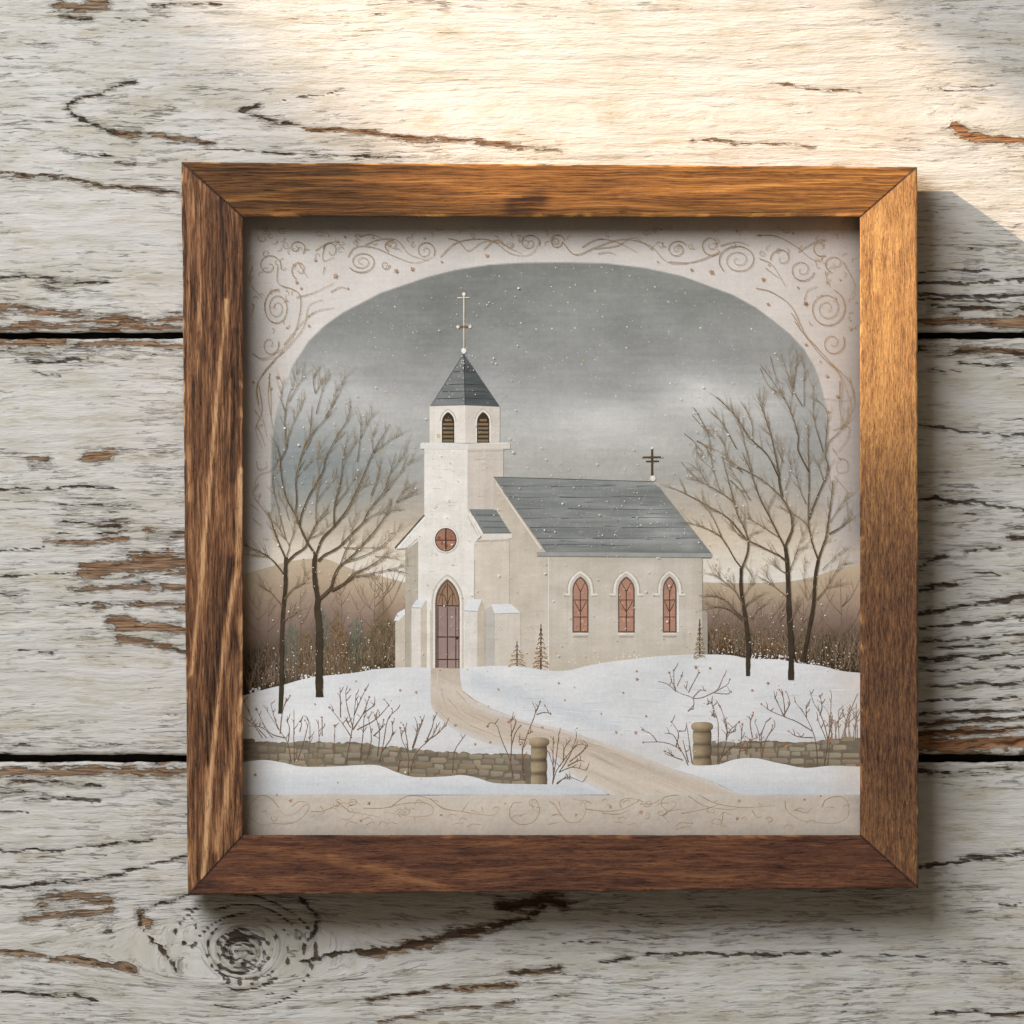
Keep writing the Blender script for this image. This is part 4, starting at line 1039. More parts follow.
# ---- trees
DK = (88, 74, 54); MD = (116, 98, 72); LT = (154, 140, 114)
def tree(name_label, trunk, limbs, z, seed, tw=1.0, ntw=3):
    random.seed(seed); A = Art(z)
    for pts, w0, w1 in trunk: A.stroke(pts, w0, w1, (66, 56, 44), (72, 60, 46), seg=5)
    qs = []
    for pts, w0, w1 in limbs:
        q = A.stroke(pts, w0*.84, w1*.75, DK if w0 > 1.5 else MD, MD if w0 > 1.5 else LT, seg=4, wob=.15); qs.append((q, w0))
    for q, w0 in qs:
        n = len(q)
        for k in range(ntw if w0 > 1.5 else (ntw+1)//2 if w0 > 1.15 else 0):
            i = random.randint(max(1, n//4), max(2, (3*n)//4)); a = q[i]; d = q[min(n-1, i+2)]-q[i-1]; d = d/(np.linalg.norm(d)+1e-6)
            ang = random.choice((-1, 1))*random.uniform(.35, .75); d2 = np.array([d[0]*math.cos(ang)-d[1]*math.sin(ang), d[0]*math.sin(ang)+d[1]*math.cos(ang)])
            d2 = d2+np.array([0, -.25]); d2 /= np.linalg.norm(d2)
            ln = random.uniform(7, 24)*tw
            A.stroke([a, a+d2*ln*.5+np.array([random.uniform(-1, 1), -.5]), a+d2*ln+np.array([0, -2.5])], .65, .22, (132, 114, 88), (166, 152, 128), seg=3, wob=.1)
    for q, w0 in qs:
        n = len(q)
        for k in range(int(n*.8)):
            i = random.randint(n//3, n-2); a = q[i]; d = q[i+1]-q[i]; d = d/(np.linalg.norm(d)+1e-6)
            ang = random.choice((-1, 1))*random.uniform(.25, .6); d2 = np.array([d[0]*math.cos(ang)-d[1]*math.sin(ang), d[0]*math.sin(ang)+d[1]*math.cos(ang)-.12])
            ln = random.uniform(5, 17); b_ = a+d2*ln+np.array([random.uniform(-1.5, 1.5), -1.2])
            A.stroke([a, (a+b_)/2+np.array([random.uniform(-.8, .8), random.uniform(-.5, .5)]), b_], .42, .16, (142, 124, 98), (166, 152, 128), seg=2)
            if random.random() < .4: A.stroke([(a+b_)/2, (a+b_)/2+np.array([random.uniform(-4, 4), -random.uniform(3, 7)])], .34, .14, (154, 138, 112), seg=1)
    A.build('bare_tree', label=name_label)
TA = [([(319.5,697),(319,670),(319,640),(319,628),(317,608),(318,598)], 7.6, 5.4), ([(318,600),(315,583),(314,565),(315.5,553)], 5.2, 3.6)]
LA = [([(315.5,555),(307.7,543),(299.5,526),(295,514),(287,500),(282,481),(279,452.6),(274,440)], 3.0, .7),
 ([(295,514),(296.4,498),(296,477),(303.6,448),(310,432),(312,405)], 1.7, .6), ([(299.5,526),(301.5,514),(310,493.6),(322,473),(326,456.7),(336,438),(346.7,420),(350.8,405)], 1.8, .6),
 ([(303.6,448),(315,430),(328,413.6),(338.5,383)], 1.4, .4), ([(326,416),(336,398),(347.7,370.5)], 1.0, .3), ([(280,460),(286,448),(289,432),(299.5,409.5),(305.6,395)], 1.4, .4),
 ([(286,448),(285,432),(285,411.5),(290,391),(298.5,368.5)], 1.4, .4), ([(289,401),(298,385),(305.6,372.6)], .9, .3), ([(285,411),(281,398),(283,380)], .8, .3),
 ([(316.5,553),(322,538.7),(334,526),(346.7,510),(355,493.6),(365,471),(373,452.6),(389.7,423.8)], 2.6, .6), ([(373,452.6),(384,444),(397,434)], 1.1, .5),
 ([(334,526),(334.4,506),(340.5,481),(342.6,461),(347.7,434)], 1.7, .5), ([(334.4,506),(346.7,489.5),(358,471)], 1.3, .4), ([(355,493.6),(362,487),(366,484)], .9, .4),
 ([(318,561),(324,555),(337.7,547.6),(348.7,536.7),(363,522),(369,510),(383.6,491.5),(389.7,473),(396,452.6)], 2.6, .5), ([(383.6,491.5),(394,480),(404,467),(414,458)], 1.1, .4),
 ([(389.7,473),(398,462),(408,449)], .9, .3), ([(363,522),(375,514),(390,510),(404,508)], 1.2, .4), ([(320,598),(330,588.6),(333.7,577),(339.6,566),(351,557),(365,541.7),(376.7,528),(387.7,512),(392,500)], 3.4, .6),
 ([(339.6,566),(345,552),(350,540),(352,525),(356,512)], 1.4, .4), ([(331,590.5),(343.5,583.7),(355,573),(367,568),(380.6,559),(388,556)], 3.0, .7), ([(343,584),(355,577),(369,574),(386.5,570),(404,565)], 1.6, .5),
 ([(386.5,570),(396,570),(404,572)], 1.0, .5), ([(345,562),(363,556),(380.6,546.6),(394,534),(402,524)], 1.5, .4), ([(343.5,547.6),(360,547.8),(382.6,546.6)], 1.2, .6), ([(375,556.5),(385,556.5),(398,558.5)], 1.0, .5),
 ([(315,393),(313,382),(314,372.6)], .9, .3), ([(315,393),(319,386),(321,378)], .8, .3), ([(316,413.6),(322,391),(329,368.5)], 1.0, .3), ([(357,461),(360,438),(361,413.6)], 1.0, .4), ([(360,438),(368,422),(375,409.5)], .9, .3), ([(373,452),(372,440),(373,431)], .8, .3),
 ([(371,495.6),(376,481),(381.5,456.7)], 1.4, .7), ([(316,524),(316,502),(319,480),(317,459),(320,445)], 1.0, .4), ([(396,502),(405,497),(414,489.5)], 1.4, .5), ([(396,502),(402,492),(410,484)], .9, .4), ([(316,502),(326,488),(338,474)], .9, .4), ([(342,461),(352,448),(356,438)], .8, .3), ([(303,470),(312,460),(322,455)], .9, .4)]
TB = [([(280.3,713.5),(281.4,690),(281.4,666.7),(282,627.7),(283.4,604)], 4.8, 3.8), ([(283.4,606),(285.3,585),(285.3,570),(286,557)], 4.0, 3.6)]
LB = [([(286,559),(279,543.7),(272.8,526.4),(268.7,512)], 2.6, .8), ([(287,562),(295,554),(304.5,547.6),(308,540),(316,524),(322,515),(328,509)], 2.6, .7), ([(310,538),(322,532.6),(328,524)], 1.1, .4),
 ([(286.5,556),(289,545.6),(281,532),(276,522)], 1.2, .4), ([(289,545.6),(293.7,532),(294,520)], 1.0, .3), ([(283.6,574),(277,565),(269,557),(259.5,551.5),(250,547),(244.5,544.6)], 2.0, .6), ([(268,557),(262,556),(254,554)], .8, .3),
 ([(282.6,606),(271,592.5),(264,587),(257.6,581)], 1.4, .4), ([(284.5,599),(292.7,588.6),(303.5,581.8),(308,577)], 1.5, .4), ([(303,582),(304,576),(305,572)], .8, .3), ([(283,621),(292.7,614),(298.6,608)], 1.2, .4), ([(286,540),(276,500),(272,480),(278,455)], .9, .3), ([(289,520),(284,505),(276,492)], .8, .3)]
tree('leftmost slim bare tree', TB, LB, 5.5, 41, .8, 3)
tree('large spreading bare tree left of the tower', TA, LA, 6.0, 42, .8, 4)
TC = [([(748,676),(748,648),(747,632),(745,616),(741,590),(741,568)], 4.8, 2.8)]
LC = [([(741.6,568),(734,558),(722,538),(710,530),(700,526),(688,522)], 1.8, .5), ([(722,538),(714,520),(708,510),(698,498)], 1.2, .4), ([(741.6,568),(747,554),(748,542),(745,530),(738,516),(734,502),(728,480),(722,456)], 2.4, .7),
 ([(745,538),(728,518),(708,506),(686,494),(671,487)], 2.0, .5), ([(734,502),(720,492),(706,484),(694,478)], 1.4, .5), ([(707,484),(702,475),(696,468)], 1.0, .4), ([(694,408),(702,422),(708,434),(711,458),(713,470)], 1.0, .8),
 ([(692,415),(702,426),(715,438)], .7, .4), ([(713,470),(720,492)], .8, .8), ([(696,440),(705,446),(711,458)], 1.2, .8), ([(684,433),(695,443),(698,455),(713,470)], .7, .6), ([(747,620),(736,612),(728,602),(718,597),(705,594)], 2.6, .6), ([(742,620),(730,610),(718,606),(706,608)], 1.9, .5),
 ([(743,605),(734,590),(726,583),(720,578),(711,573)], 1.4, .4), ([(720,578),(718,572)], .7, .3), ([(742,598),(748,589),(754,582)], 1.1, .4), ([(745,606),(754,598),(760,594)], 1.3, .4), ([(741,600),(734,588),(730,578)], .9, .4), ([(750,585),(752,577),(749,570)], .9, .4), ([(751,620),(757,610),(764,603)], 1.0, .4), ([(746,540),(752,534),(766,526)], .8, .3), ([(681,462),(688,470),(700,480)],.7,.4)]
tree('short bare tree beside the nave', TC, LC, 5.5, 43, .7, 4)
TE = [([(803,662),(808,634),(813,606),(815,578),(818,560)], 3.8, 2.8)]
LE = [([(818,560),(822,548),(826,536),(829,515),(831,500),(833,480)], 2.6, .8), ([(818,560),(813,546),(811,538),(808,520),(809,480),(808,450),(808,424)], 2.0, .7), ([(808,526),(800,518),(790,512),(780,506)], 1.2, .5),
 ([(809,472),(798,450),(798,436),(790,410),(780,392),(760,364)], 1.7, .4), ([(802,406),(792,388),(786,370),(780,354)], 1.0, .3), ([(793,388),(796,366),(796,350)], .9, .3), ([(808,520),(820,490),(828,470),(825,452),(827,414),(816,398)], 1.7, .4), ([(823,452),(814,420),(813,400),(813,376)], 1.1, .3),
 ([(806,504),(798,484),(793,456)], 1.1, .4), ([(829,534),(842,526),(850,518)], 1.8, .7), ([(830,522),(840,506),(848,492)], 1.0, .4), ([(823,480),(820,470),(817,462)], 1.0, .4), ([(825,446),(840,430),(849,414)], .9, .3), ([(816,600),(826,588),(838,568),(846,562)], 1.4, .4), ([(826,588),(832,586),(838,584)], .8, .3),
 ([(822,570),(834,558),(846,546)], .8, .3), ([(815,584),(807,600),(804,575),(806,560)], .8, .3), ([(760,368),(768,385),(780,394)], .7, .4), ([(804,406),(804,380),(804,356)], .7, .3), ([(790,410),(792,395),(790,372),(788,348)], .7, .3), ([(770,356),(776,378),(784,400)], .7, .3)]
tree('rightmost slender bare tree', TE, LE, 5.5, 45, .7, 3)
TD = [([(791,680),(791,648),(789,616),(788,586),(787,562),(785,546)], 6.0, 3.4)]
LD = [([(787,562),(780,556),(772,552),(746,539),(736,532),(730,522)], 2.8, .8), ([(785,548),(780,538),(770,518),(758,494),(750,470),(742,452)], 2.4, .7), ([(780,538),(765,528),(752,520),(742,514)], 1.2, .4),
 ([(785,546),(791,532),(792,524),(790,512),(782,498),(772,488),(763,480)], 2.6, 1.2), ([(763,480),(745,470),(728,460),(724,445),(720,436)], 1.3, .4), ([(782,496),(779,482),(778,470),(772,440),(766,420),(756,393)], 2.6, .5), ([(780,480),(768,456),(756,444),(748,436),(738,420),(728,408),(717,397)], 1.6, 1.2),
 ([(752,472),(746,450),(740,428),(730,404)], 1.1, .4), ([(736,448),(724,426),(714,414)], 1.4, .7), ([(766,420),(762,404),(766,393)], .8, .3), ([(752,440),(752,425),(744,403)], .9, .4), ([(788,574),(778,568),(772,558)], 1.5, .6), ([(789,572),(794,560),(798,550),(808,545)], 1.2, .4), ([(797,552),(800,540),(803,532)], .7, .3),
 ([(786,596),(774,586),(762,577)], 1.4, .4), ([(774,586),(768,578),(766,570)], .8, .3), ([(790,622),(796,610),(802,596)], 1.3, .4), ([(770,518),(768,508),(770,500)], .8, .3), ([(742,472),(732,462),(722,452)], 1.4, .6), ([(750,500),(738,480),(728,466)], 1.0, .5), ([(730,480),(740,490),(746,500)], 1.2, .5), ([(783,462),(776,446),(768,432)], .9, .4), ([(779,475),(782,455),(780,435)], .8, .3), ([(785,490),(790,470),(788,445)], .8, .3)]
tree('tall bare tree in the middle of the right group', TD, LD, 6.0, 44, .8, 4)

# ---- shrubs
BR = (112, 86, 62)
def mp(o, s): return lambda p: (o[0]+p[0]/s, o[1]+p[1]/s)
q1 = mp((240, 660), 4.876); q2 = mp((430, 650), 4.655); q3 = mp((640, 650), 4.452)
def shrub(m, lines, z=5.45, berries=True, w=.95, c=BR, nb=3, seed=1, bc=(166, 118, 102)):
    random.seed(seed); A = Art(z)
    for ln in lines:
        pts = [m(p) for p in ln]; q = A.stroke(pts, w, .4, c, (142, 112, 88), seg=4, wob=.1); n = len(q)
        for k in range(nb):
            i = random.randint(n//3, n-1); a = q[i]; d = np.array([random.uniform(-5, 5), -random.uniform(3, 8)])
            A.stroke([a, a+d*.6+np.array([.5, 0]), a+d], .6, .3, c, (146, 118, 94), seg=2)
            if berries and random.random() < .3: A.leaf(a[0]+d[0], a[1]+d[1], random.uniform(.6, 1.2), bc)
        if berries and random.random() < .55: A.leaf(q[-1][0], q[-1][1], random.uniform(.9, 1.9), np.array(bc)+random.uniform(-14, 14))
    A.build('shrub')
shrub(q1, [[(515,510),(540,370),(555,280),(565,170)],[(545,380),(500,310),(435,230)],[(550,330),(520,220),(515,150)],[(550,340),(600,260),(630,180)],[(570,340),(660,290),(725,220)],[(555,270),(580,210),(610,145)],[(490,280),(487,130)],[(540,330),(515,290)],[(600,260),(655,220)]], seed=51)
shrub(q1, [[(585,500),(600,350),(605,260)],[(680,500),(700,400),(720,290),(765,240)],[(690,450),(740,370),(740,300)],[(620,480),(640,380),(625,280)],[(670,470),(680,360),(660,270)],[(650,370),(690,330),(700,290)]], seed=52, w=1.0)
shrub(q1, [[(250,500),(230,400),(190,340),(115,220)],[(190,340),(170,290),(150,215)],[(220,380),(140,350),(80,240)],[(265,500),(262,370),(262,240)],[(280,490),(310,400),(335,300)],[(195,360),(205,260),(225,190)],[(235,400),(240,330),(225,290)]], seed=53)
shrub(q1, [[(130,380),(70,310),(20,200)],[(110,380),(60,310),(5,270)],[(160,380),(110,330),(40,320)],[(330,510),(340,380),(340,300)],[(370,500),(385,400),(380,290)],[(455,510),(460,400),(462,320)],[(400,370),(400,280)],[(290,350),(300,310),(290,300)]], seed=54, w=.9, c=(132, 110, 88))
shrub(q1, [[(820,560),(820,460),(790,390),(780,330)],[(840,430),(865,330),(850,275)],[(830,540),(860,450),(930,380),(975,300)],[(840,440),(870,350),(890,290)],[(900,400),(960,360),(1000,320)],[(820,440),(810,370),(795,310)],[(910,390),(935,330),(945,290)],[(770,540),(785,440)]], seed=55)
shrub(q2, [[(440,610),(430,480),(450,400),(490,290),(475,240)],[(490,290),(505,260),(512,240)],[(495,300),(530,290),(560,295)],[(445,420),(415,415),(420,440)],[(455,390),(475,380)],[(430,560),(428,430)]], nb=1, seed=56)
shrub(q2, [[(390,600),(370,510),(330,410),(310,350),(280,338),(268,355)],[(375,520),(380,420),(375,330)],[(380,440),(400,380),(425,350)],[(375,400),(400,330),(380,322),(366,335)],[(105,575),(115,470),(165,392)]], nb=1, seed=57, z=5.5)
shrub(q2, [[(570,625),(590,560),(640,490),(690,440),(735,445)],[(570,620),(590,480),(598,395)],[(600,570),(650,490),(680,410)],[(600,570),(660,545),(725,560)],[(575,600),(572,480),(575,400)],[(640,540),(690,515),(720,518)],[(590,625),(640,590),(710,615)],[(620,520),(625,460),(650,420)],[(580,560),(560,500)],[(650,520),(700,480),(735,445)],[(590,620),(620,600),(660,600)]], z=5.45, berries=False, seed=58)
shrub(q3, [[(215,515),(190,460),(160,430),(100,410),(15,410)],[(180,450),(150,380),(110,370)],[(160,430),(170,370),(140,320)],[(215,500),(200,440),(190,400)],[(232,505),(220,420),(205,320)],[(75,408),(50,375),(10,355)],[(190,490),(150,475),(110,460)],[(150,470),(110,450)],[(170,360),(200,360)]], nb=1, seed=59)
shrub(q3, [[(350,510),(380,420),(390,370),(440,320)],[(385,400),(385,330),(355,250)],[(345,505),(348,400),(345,310),(320,290)],[(390,370),(370,300)],[(360,480),(410,430),(450,430)],[(395,370),(425,360)],[(330,300),(320,240),(300,240)]], seed=60)
shrub(q3, [[(440,480),(450,400),(455,330)],[(475,470),(480,410),(520,390)],[(540,485),(560,400),(600,340)],[(540,480),(530,380),(510,320)],[(545,450),(540,380),(560,320)],[(610,480),(620,430),(650,430)],[(500,390),(490,330),(500,290)],[(440,450),(480,440),(490,400)]], seed=61, c=(132, 100, 72), bc=(190, 130, 100), nb=3)
shrub(q3, [[(790,515),(780,400),(740,300),(690,230)],[(765,360),(700,320),(650,300),(580,270),(540,240)],[(640,295),(620,250),(600,215)],[(640,290),(665,240),(660,210)],[(645,285),(640,230),(632,188)],[(820,515),(835,400),(805,290),(775,240),(755,180)],[(835,400),(850,340),(855,310)],[(800,290),(810,250),(800,205)],[(740,300),(738,250)],[(770,390),(700,385),(660,360)],[(835,515),(845,400)],[(830,400),(790,310)]], seed=62, bc=(196, 128, 108))
random.seed(63)
shrub(q3, [[(random.uniform(830, 960), 400-random.uniform(0, 30)), (0, 0), (0, 0)] if False else [(x, 400), (x+random.uniform(-15, 25), 330), (x+random.uniform(-20, 50), random.uniform(200, 300))] for x in range(840, 975, 9)], seed=63, berries=False, w=.7, c=(160, 138, 116))
shrub(q3, [[(235,265),(235,215),(160,180),(130,100)],[(235,215),(280,210),(380,160),(400,130)],[(160,185),(120,150),(80,140)],[(155,180),(150,130),(150,90)],[(215,190),(240,140),(262,100)],[(165,160),(185,115)],[(235,212),(265,180),(290,180)],[(210,180),(195,155)],[(235,260),(215,270)],[(330,190),(385,195),(405,185)],[(350,170),(370,120)],[(300,225),(320,240),(345,310)]], seed=64, w=.8, c=(140, 120, 108), nb=1, bc=(150, 120, 100))

# ---- scrollwork border
random.seed(71)
A = Art(5.5)
G0 = (156, 124, 86); G1 = (180, 152, 116)
def spiral(cx, cy, rx, ry, turns, a0, direction=1, w=1.0):
    pts = []
    n = int(14*turns)
    for i in range(n+1):
        t = i/n; r = 1-.86*t; a = a0+direction*2*math.pi*turns*t
        pts.append((cx+rx*r*math.cos(a), cy+ry*r*math.sin(a)))
    A.stroke(pts, w*.75, w*.4, G0, G1, seg=2)
r1 = mp((240, 210), 3.2); r2 = mp((540, 210), 3.103)
for (m, c, rx, ry, tn, a0, dr) in ((r1,(118,312),44,60,2.4,-1.4,-1),(r1,(390,165),46,36,2.2,2.6,-1),(r1,(592,130),32,32,1.6,.5,-1),(r1,(180,120),30,26,1.2,.8,-1),(r1,(92,178),40,40,1.3,.2,-1),
    (r1,(190,190),28,32,1.2,2,1),(r1,(465,175),15,15,1.4,0,1),(r1,(485,112),24,22,1.3,2,1),(r1,(925,105),34,30,1.5,.3,-1),(r1,(95,430),30,38,1.2,-.3,1),(r1,(290,130),26,30,1.0,3.4,1),(r1,(1010,100),22,22,1.2,0,1),
    (r2,(615,155),62,50,2.3,2.4,1),(r2,(890,305),60,62,2.4,-1.2,1),(r2,(908,412),38,40,1.5,-.5,1),(r2,(530,108),34,34,1.5,.8,1),(r2,(425,122),32,28,1.8,-.5,-1),(r2,(812,185),40,38,1.6,.2,1),(r2,(915,165),34,28,1.2,2,1),(r2,(50,95),26,22,1.2,0,-1),(r2,(750,150),36,34,1.1,3,1),(r2,(870,115),30,30,1.0,1,1)):
    p = m(c); s_ = 3.2 if m is r1 else 3.103; spiral(p[0], p[1], rx/s_, ry/s_, tn, a0, dr)
def gl(m, pts, w=1.0): A.stroke([m(p) for p in pts], w*.7, w*.35, G0, G1, seg=5)
for m, ls in ((r1, [[(130,240),(190,270),(185,360),(150,430),(80,472),(45,463)],[(345,150),(370,118),(430,120),(500,150),(560,168),(620,148)],[(400,112),(440,95),(500,95),(540,140),(600,160)],[(380,85),(420,78),(465,95)],
    [(60,620),(55,560),(90,500),(160,430),(205,370),(220,305),(265,285)],[(180,280),(240,262),(300,232)],[(290,262),(320,246),(345,252)],[(215,340),(250,322),(300,312)],[(140,430),(190,370),(235,325)],[(640,150),(690,105),(760,92),(810,100),(870,140),(930,140),(960,95)],
    [(665,90),(700,100),(730,130),(780,100),(840,105)],[(780,125),(820,95),(860,120),(900,138)],[(270,110),(265,160),(300,150)],[(240,130),(280,105),(320,100)],[(270,180),(265,205)],[(120,180),(120,230),(150,250)],[(190,175),(215,215)],
    [(60,560),(70,640),(50,700),(70,760)],[(95,520),(90,600),(105,700)],[(40,180),(30,230),(70,280)],[(45,300),(35,345)]]),
   (r2, [[(70,100),(110,138),(180,112),(260,90),(340,110),(390,158),(440,166),(500,152),(560,128)],[(130,115),(180,90),(240,100),(300,130)],[(170,120),(240,110),(290,85),(350,125)],[(180,135),(210,130),(235,138)],[(400,160),(470,162),(540,140)],[(560,110),(610,98),(650,110)],
    [(670,242),(720,255),(780,300),(820,380),(870,450),(930,510),(950,560),(965,620),(940,683)],[(790,345),(830,400),(880,460),(930,500)],[(780,320),(800,350),(805,372)],[(670,78),(730,80),(790,110),(840,150),(890,165)],[(800,130),(860,95),(890,90)],[(680,150),(720,170),(760,235)],
    [(940,160),(975,230),(960,265)],[(820,280),(830,250),(860,235)],[(960,520),(975,600),(955,640)],[(930,530),(930,620),(945,680)],[(700,180),(740,210)],[(885,190),(890,220)]])):
    for l_ in ls: gl(m, l_)
# side vines
f1 = mp((240, 350), 4.875); f3 = mp((660, 340), 4.995)
for m, ls in ((f1, [[(210,0),(150,70),(90,150),(80,230),(110,330),(130,420)],[(60,15),(110,45),(180,30)],[(140,130),(150,230),(150,330)],[(70,290),(110,350)],[(80,365),(110,430),(120,470)],[(110,360),(75,380)],[(80,540),(90,580),(130,570),(125,540)],[(185,530),(150,585),(90,610),(65,670)],[(90,650),(60,700),(100,715)],[(70,720),(130,800),(150,860)],[(50,750),(90,780)],[(100,700),(85,740)],[(110,920),(140,920)],[(60,820),(110,860)]]),
   (f3, [[(750,0),(830,90),(890,160),(910,240),(905,330),(940,370),(900,450),(840,500)],[(850,110),(930,190),(965,260),(930,300),(800,290)],[(890,590),(930,600),(935,650),(890,660),(880,620),(900,590)],[(860,450),(940,430),(930,500),(880,560),(860,540)],[(940,330),(930,400)],[(860,540),(900,600)],[(870,680),(930,750),(960,770)],[(950,850),(970,900)],[(930,800),(945,960)],[(880,480),(905,440)]])):
    for l_ in ls: gl(m, l_, .8)
_AT = A; A = Art(5.5)
# bottom vine
b1 = q1; b2 = q2; b3 = q3
for m, ls in ((b1, [[(190,720),(150,675),(100,662),(50,700),(45,760),(100,803),(160,795),(190,755)],[(110,740),(130,735),(125,750)],[(160,797),(240,798),(300,770),(338,720),(320,705),(280,740),(230,760),(195,735)],[(250,715),(290,690),(340,700)],[(345,738),(400,738),(470,710),(500,720)],[(390,710),(410,740),(390,755)],[(475,690),(530,735),(570,745),(680,765)],[(495,775),(530,778),(570,740)],[(600,722),(700,722),(800,700),(900,697),(940,720),(930,755),(860,765),(800,758),(700,742)],[(730,720),(800,670),(860,662),(930,680),(980,720),(1024,735)],[(800,720),(830,740),(800,760)],[(850,770),(855,795)]]),
   (b2, [[(0,690),(60,735),(150,752),(230,765),(300,768),(320,740)],[(150,750),(180,710)],[(190,745),(240,760)],[(240,730),(250,760)],[(375,735),(390,712),(430,710)],[(372,735),(375,780),(420,812),(480,800),(510,750),(495,700),(475,705),(480,740),(510,760)],[(420,770),(450,760)],[(555,705),(580,720),(605,760),(640,798),(690,800),(722,760),(715,710),(660,692)],[(570,770),(600,765)],[(600,705),(608,740)],[(550,812),(610,800)],[(725,740),(800,750),(880,745),(950,715),(980,690)],[(890,735),(885,705),(920,690),(980,700),(1024,720)],[(800,758),(870,765),(930,745)]]),
   (b3, [[(0,685),(50,685),(90,665)],[(170,645),(110,655),(95,690),(130,715),(160,685),(140,670)],[(215,650),(290,695),(400,710),(440,700)],[(260,645),(330,680),(420,698),(500,700),(600,692)],[(185,728),(280,710),(360,685)],[(100,735),(140,715),(190,708)],[(100,735),(130,768)],[(370,725),(360,775),(320,770)],[(530,682),(545,695)],[(500,715),(520,745),(540,740)],[(645,672),(655,715),(710,755),(780,768)],[(690,710),(740,725),(770,700)],[(810,700),(830,665),(890,652),(925,680),(925,740),(870,770),(780,768)]])):
    for l_ in ls: gl(m, l_, 1.0)
AB = A; A = _AT
for i in range(46):
    x = random.uniform(255, 848); y = random.uniform(798, 828); a = random.uniform(-.6, .6)+random.choice((0, math.pi)); r_ = random.uniform(3, 9)
    AB.stroke([(x, y), (x+r_*math.cos(a), y+r_*.5*math.sin(a)-1.5), (x+r_*1.6*math.cos(a), y+r_*.3)], .7, .25, G1, seg=4)
for i in range(12):
    x = random.uniform(262, 845); y = random.uniform(801, 824); _k = A; A = AB; spiral(x, y, random.uniform(3, 6), random.uniform(2.5, 5), 1.1, random.uniform(0, 6), random.choice((-1, 1)), .75); A = _k
for i in range(34):
    x = random.uniform(262, 845); y = 231+random.uniform(-3, 16)*(1 if abs(x-552) < 120 else 1.6); _k = A; spiral(x, y, random.uniform(2.5, 5), random.uniform(2.5, 4.5), random.uniform(.8, 1.3), random.uniform(0, 6), random.choice((-1, 1)), .65)
for i in range(90):     # faint tendrils
    x = random.choice((random.uniform(248, 300), random.uniform(812, 856), random.uniform(300, 812))); y = random.uniform(225, 330) if (x < 302 or x > 810) else random.uniform(226, 250)
    a = random.uniform(0, 6.28); A.stroke([(x, y), (x+3*math.cos(a), y+3*math.sin(a)), (x+6*math.cos(a+.7), y+6*math.sin(a+.7))], .7, .3, G1)
for (m, x, y, r) in ((r1,500,195,3.2),(r1,550,188,3),(r1,305,210,3.8),(r1,180,230,3),(r1,195,250,2.2),(r1,790,145,3),(r1,240,160,2.4),(r1,335,85,2),(r1,40,300,1.8),(r1,220,370,2),(r1,120,535,2.6),(r1,42,550,2.2),(r1,100,570,2),(r1,425,88,1.8),(r1,590,90,1.6),(r1,645,165,1.6),(r1,150,375,1.4),(r1,345,250,1.8),
    (r2,532,192,3.6),(r2,692,215,3.2),(r2,825,290,3.6),(r2,708,292,2.6),(r2,610,65,2.4),(r2,680,78,2),(r2,470,185,2.4),(r2,365,160,1.6),(r2,375,60,1.8),(r2,800,240,1.8),(r2,930,215,2),(r2,963,370,2.2),(r2,825,418,2.2),(r2,890,515,2.6),(r2,923,578,2.6),(r2,893,625,2),(r2,870,470,1.6),(r2,785,72,1.8),(r2,710,170,1.6),(r2,980,285,1.4),
    (q1,75,560,2.8),(q1,180,658,2),(q1,247,685,3),(q1,630,700,3),(q1,590,785,2.4),(q1,985,757,1.8),(q1,477,597,1.4),(q2,350,715,1.6),(q2,840,730,3.2),(q2,980,755,3.4),(q2,680,768,2.6),(q2,50,768,1.6),(q3,442,672,2.4),(q3,433,752,2.8),(q3,232,772,1.8),(q3,733,667,2),(q3,805,650,1.6),(q3,8,722,2.8)):
    p = m((x, y)); (AB if p[1] > 780 else A).leaf(p[0], p[1], r*.85, np.array([172, 134, 104])+random.uniform(-16, 20))
A.build('gold_scrollwork', label='fine gold scrolls along the top and sides'); AB.build('gold_scrollwork', label='fine gold vine scrolls along the bottom border')

# ---- drifting leaves and snowflakes
random.seed(81); A = Art(6.6); B = Art(.9)
for (x, y) in ((558.5,683),(564.8,700),(601,713.6),(623,692.5),(636.6,671),(637,679),(646,716),(616,732),(635.6,732.5),(475,744),(490,742),(542,727),(416,692),(356,681),(315,704),(400,690),(768,683),(696,667),(710,668),(752,690),(455,725),(498,689),(440,670)):
    A.leaf(x, y, random.uniform(.9, 2.0), np.array([190, 150, 122])+random.uniform(-24, 14))
for (x, y) in ((728,571),(729,569),(716,565),(807,562),(845,561),(766,565),(835,540),(710,546),(263,541),(728,662),(304,399),(368,322),(387,399),(383,452),(332,485),(583,361),(830,541)):
    B.leaf(x, y, random.uniform(1.2, 2.4), np.array([204, 180, 140])+random.uniform(-16, 12))
A.build('drifting_leaves')['kind'] = 'stuff'; B.build('drifting_leaves')['kind'] = 'stuff'
random.seed(82); A = Art(7.1); B = Art(.1); n = 0
def open_sky(x, y): return y < 560 and not (415 < x < 520 and y > 285) and not (490 < x < 715 and y > 440) and not (x < 425 and y > 365) and not (x > 670 and y > 350)
while n < 1150:
    x = random.uniform(262, 850); y = random.uniform(264, 790)
    if arch_out(np.array(x), np.array(y)) < 2: continue
    if y > 660 and random.random() < .8: continue
    r = random.choice((.25, .3, .35, .4, .45, .5, .6, .75))
    if random.random() < .02: r = 1.1
    (B if open_sky(x, y) else A).disc(x, y, r, random.choice(((228, 230, 228), (220, 220, 214), (236, 236, 234), (210, 200, 182))), 7, jit=.25); n += 1
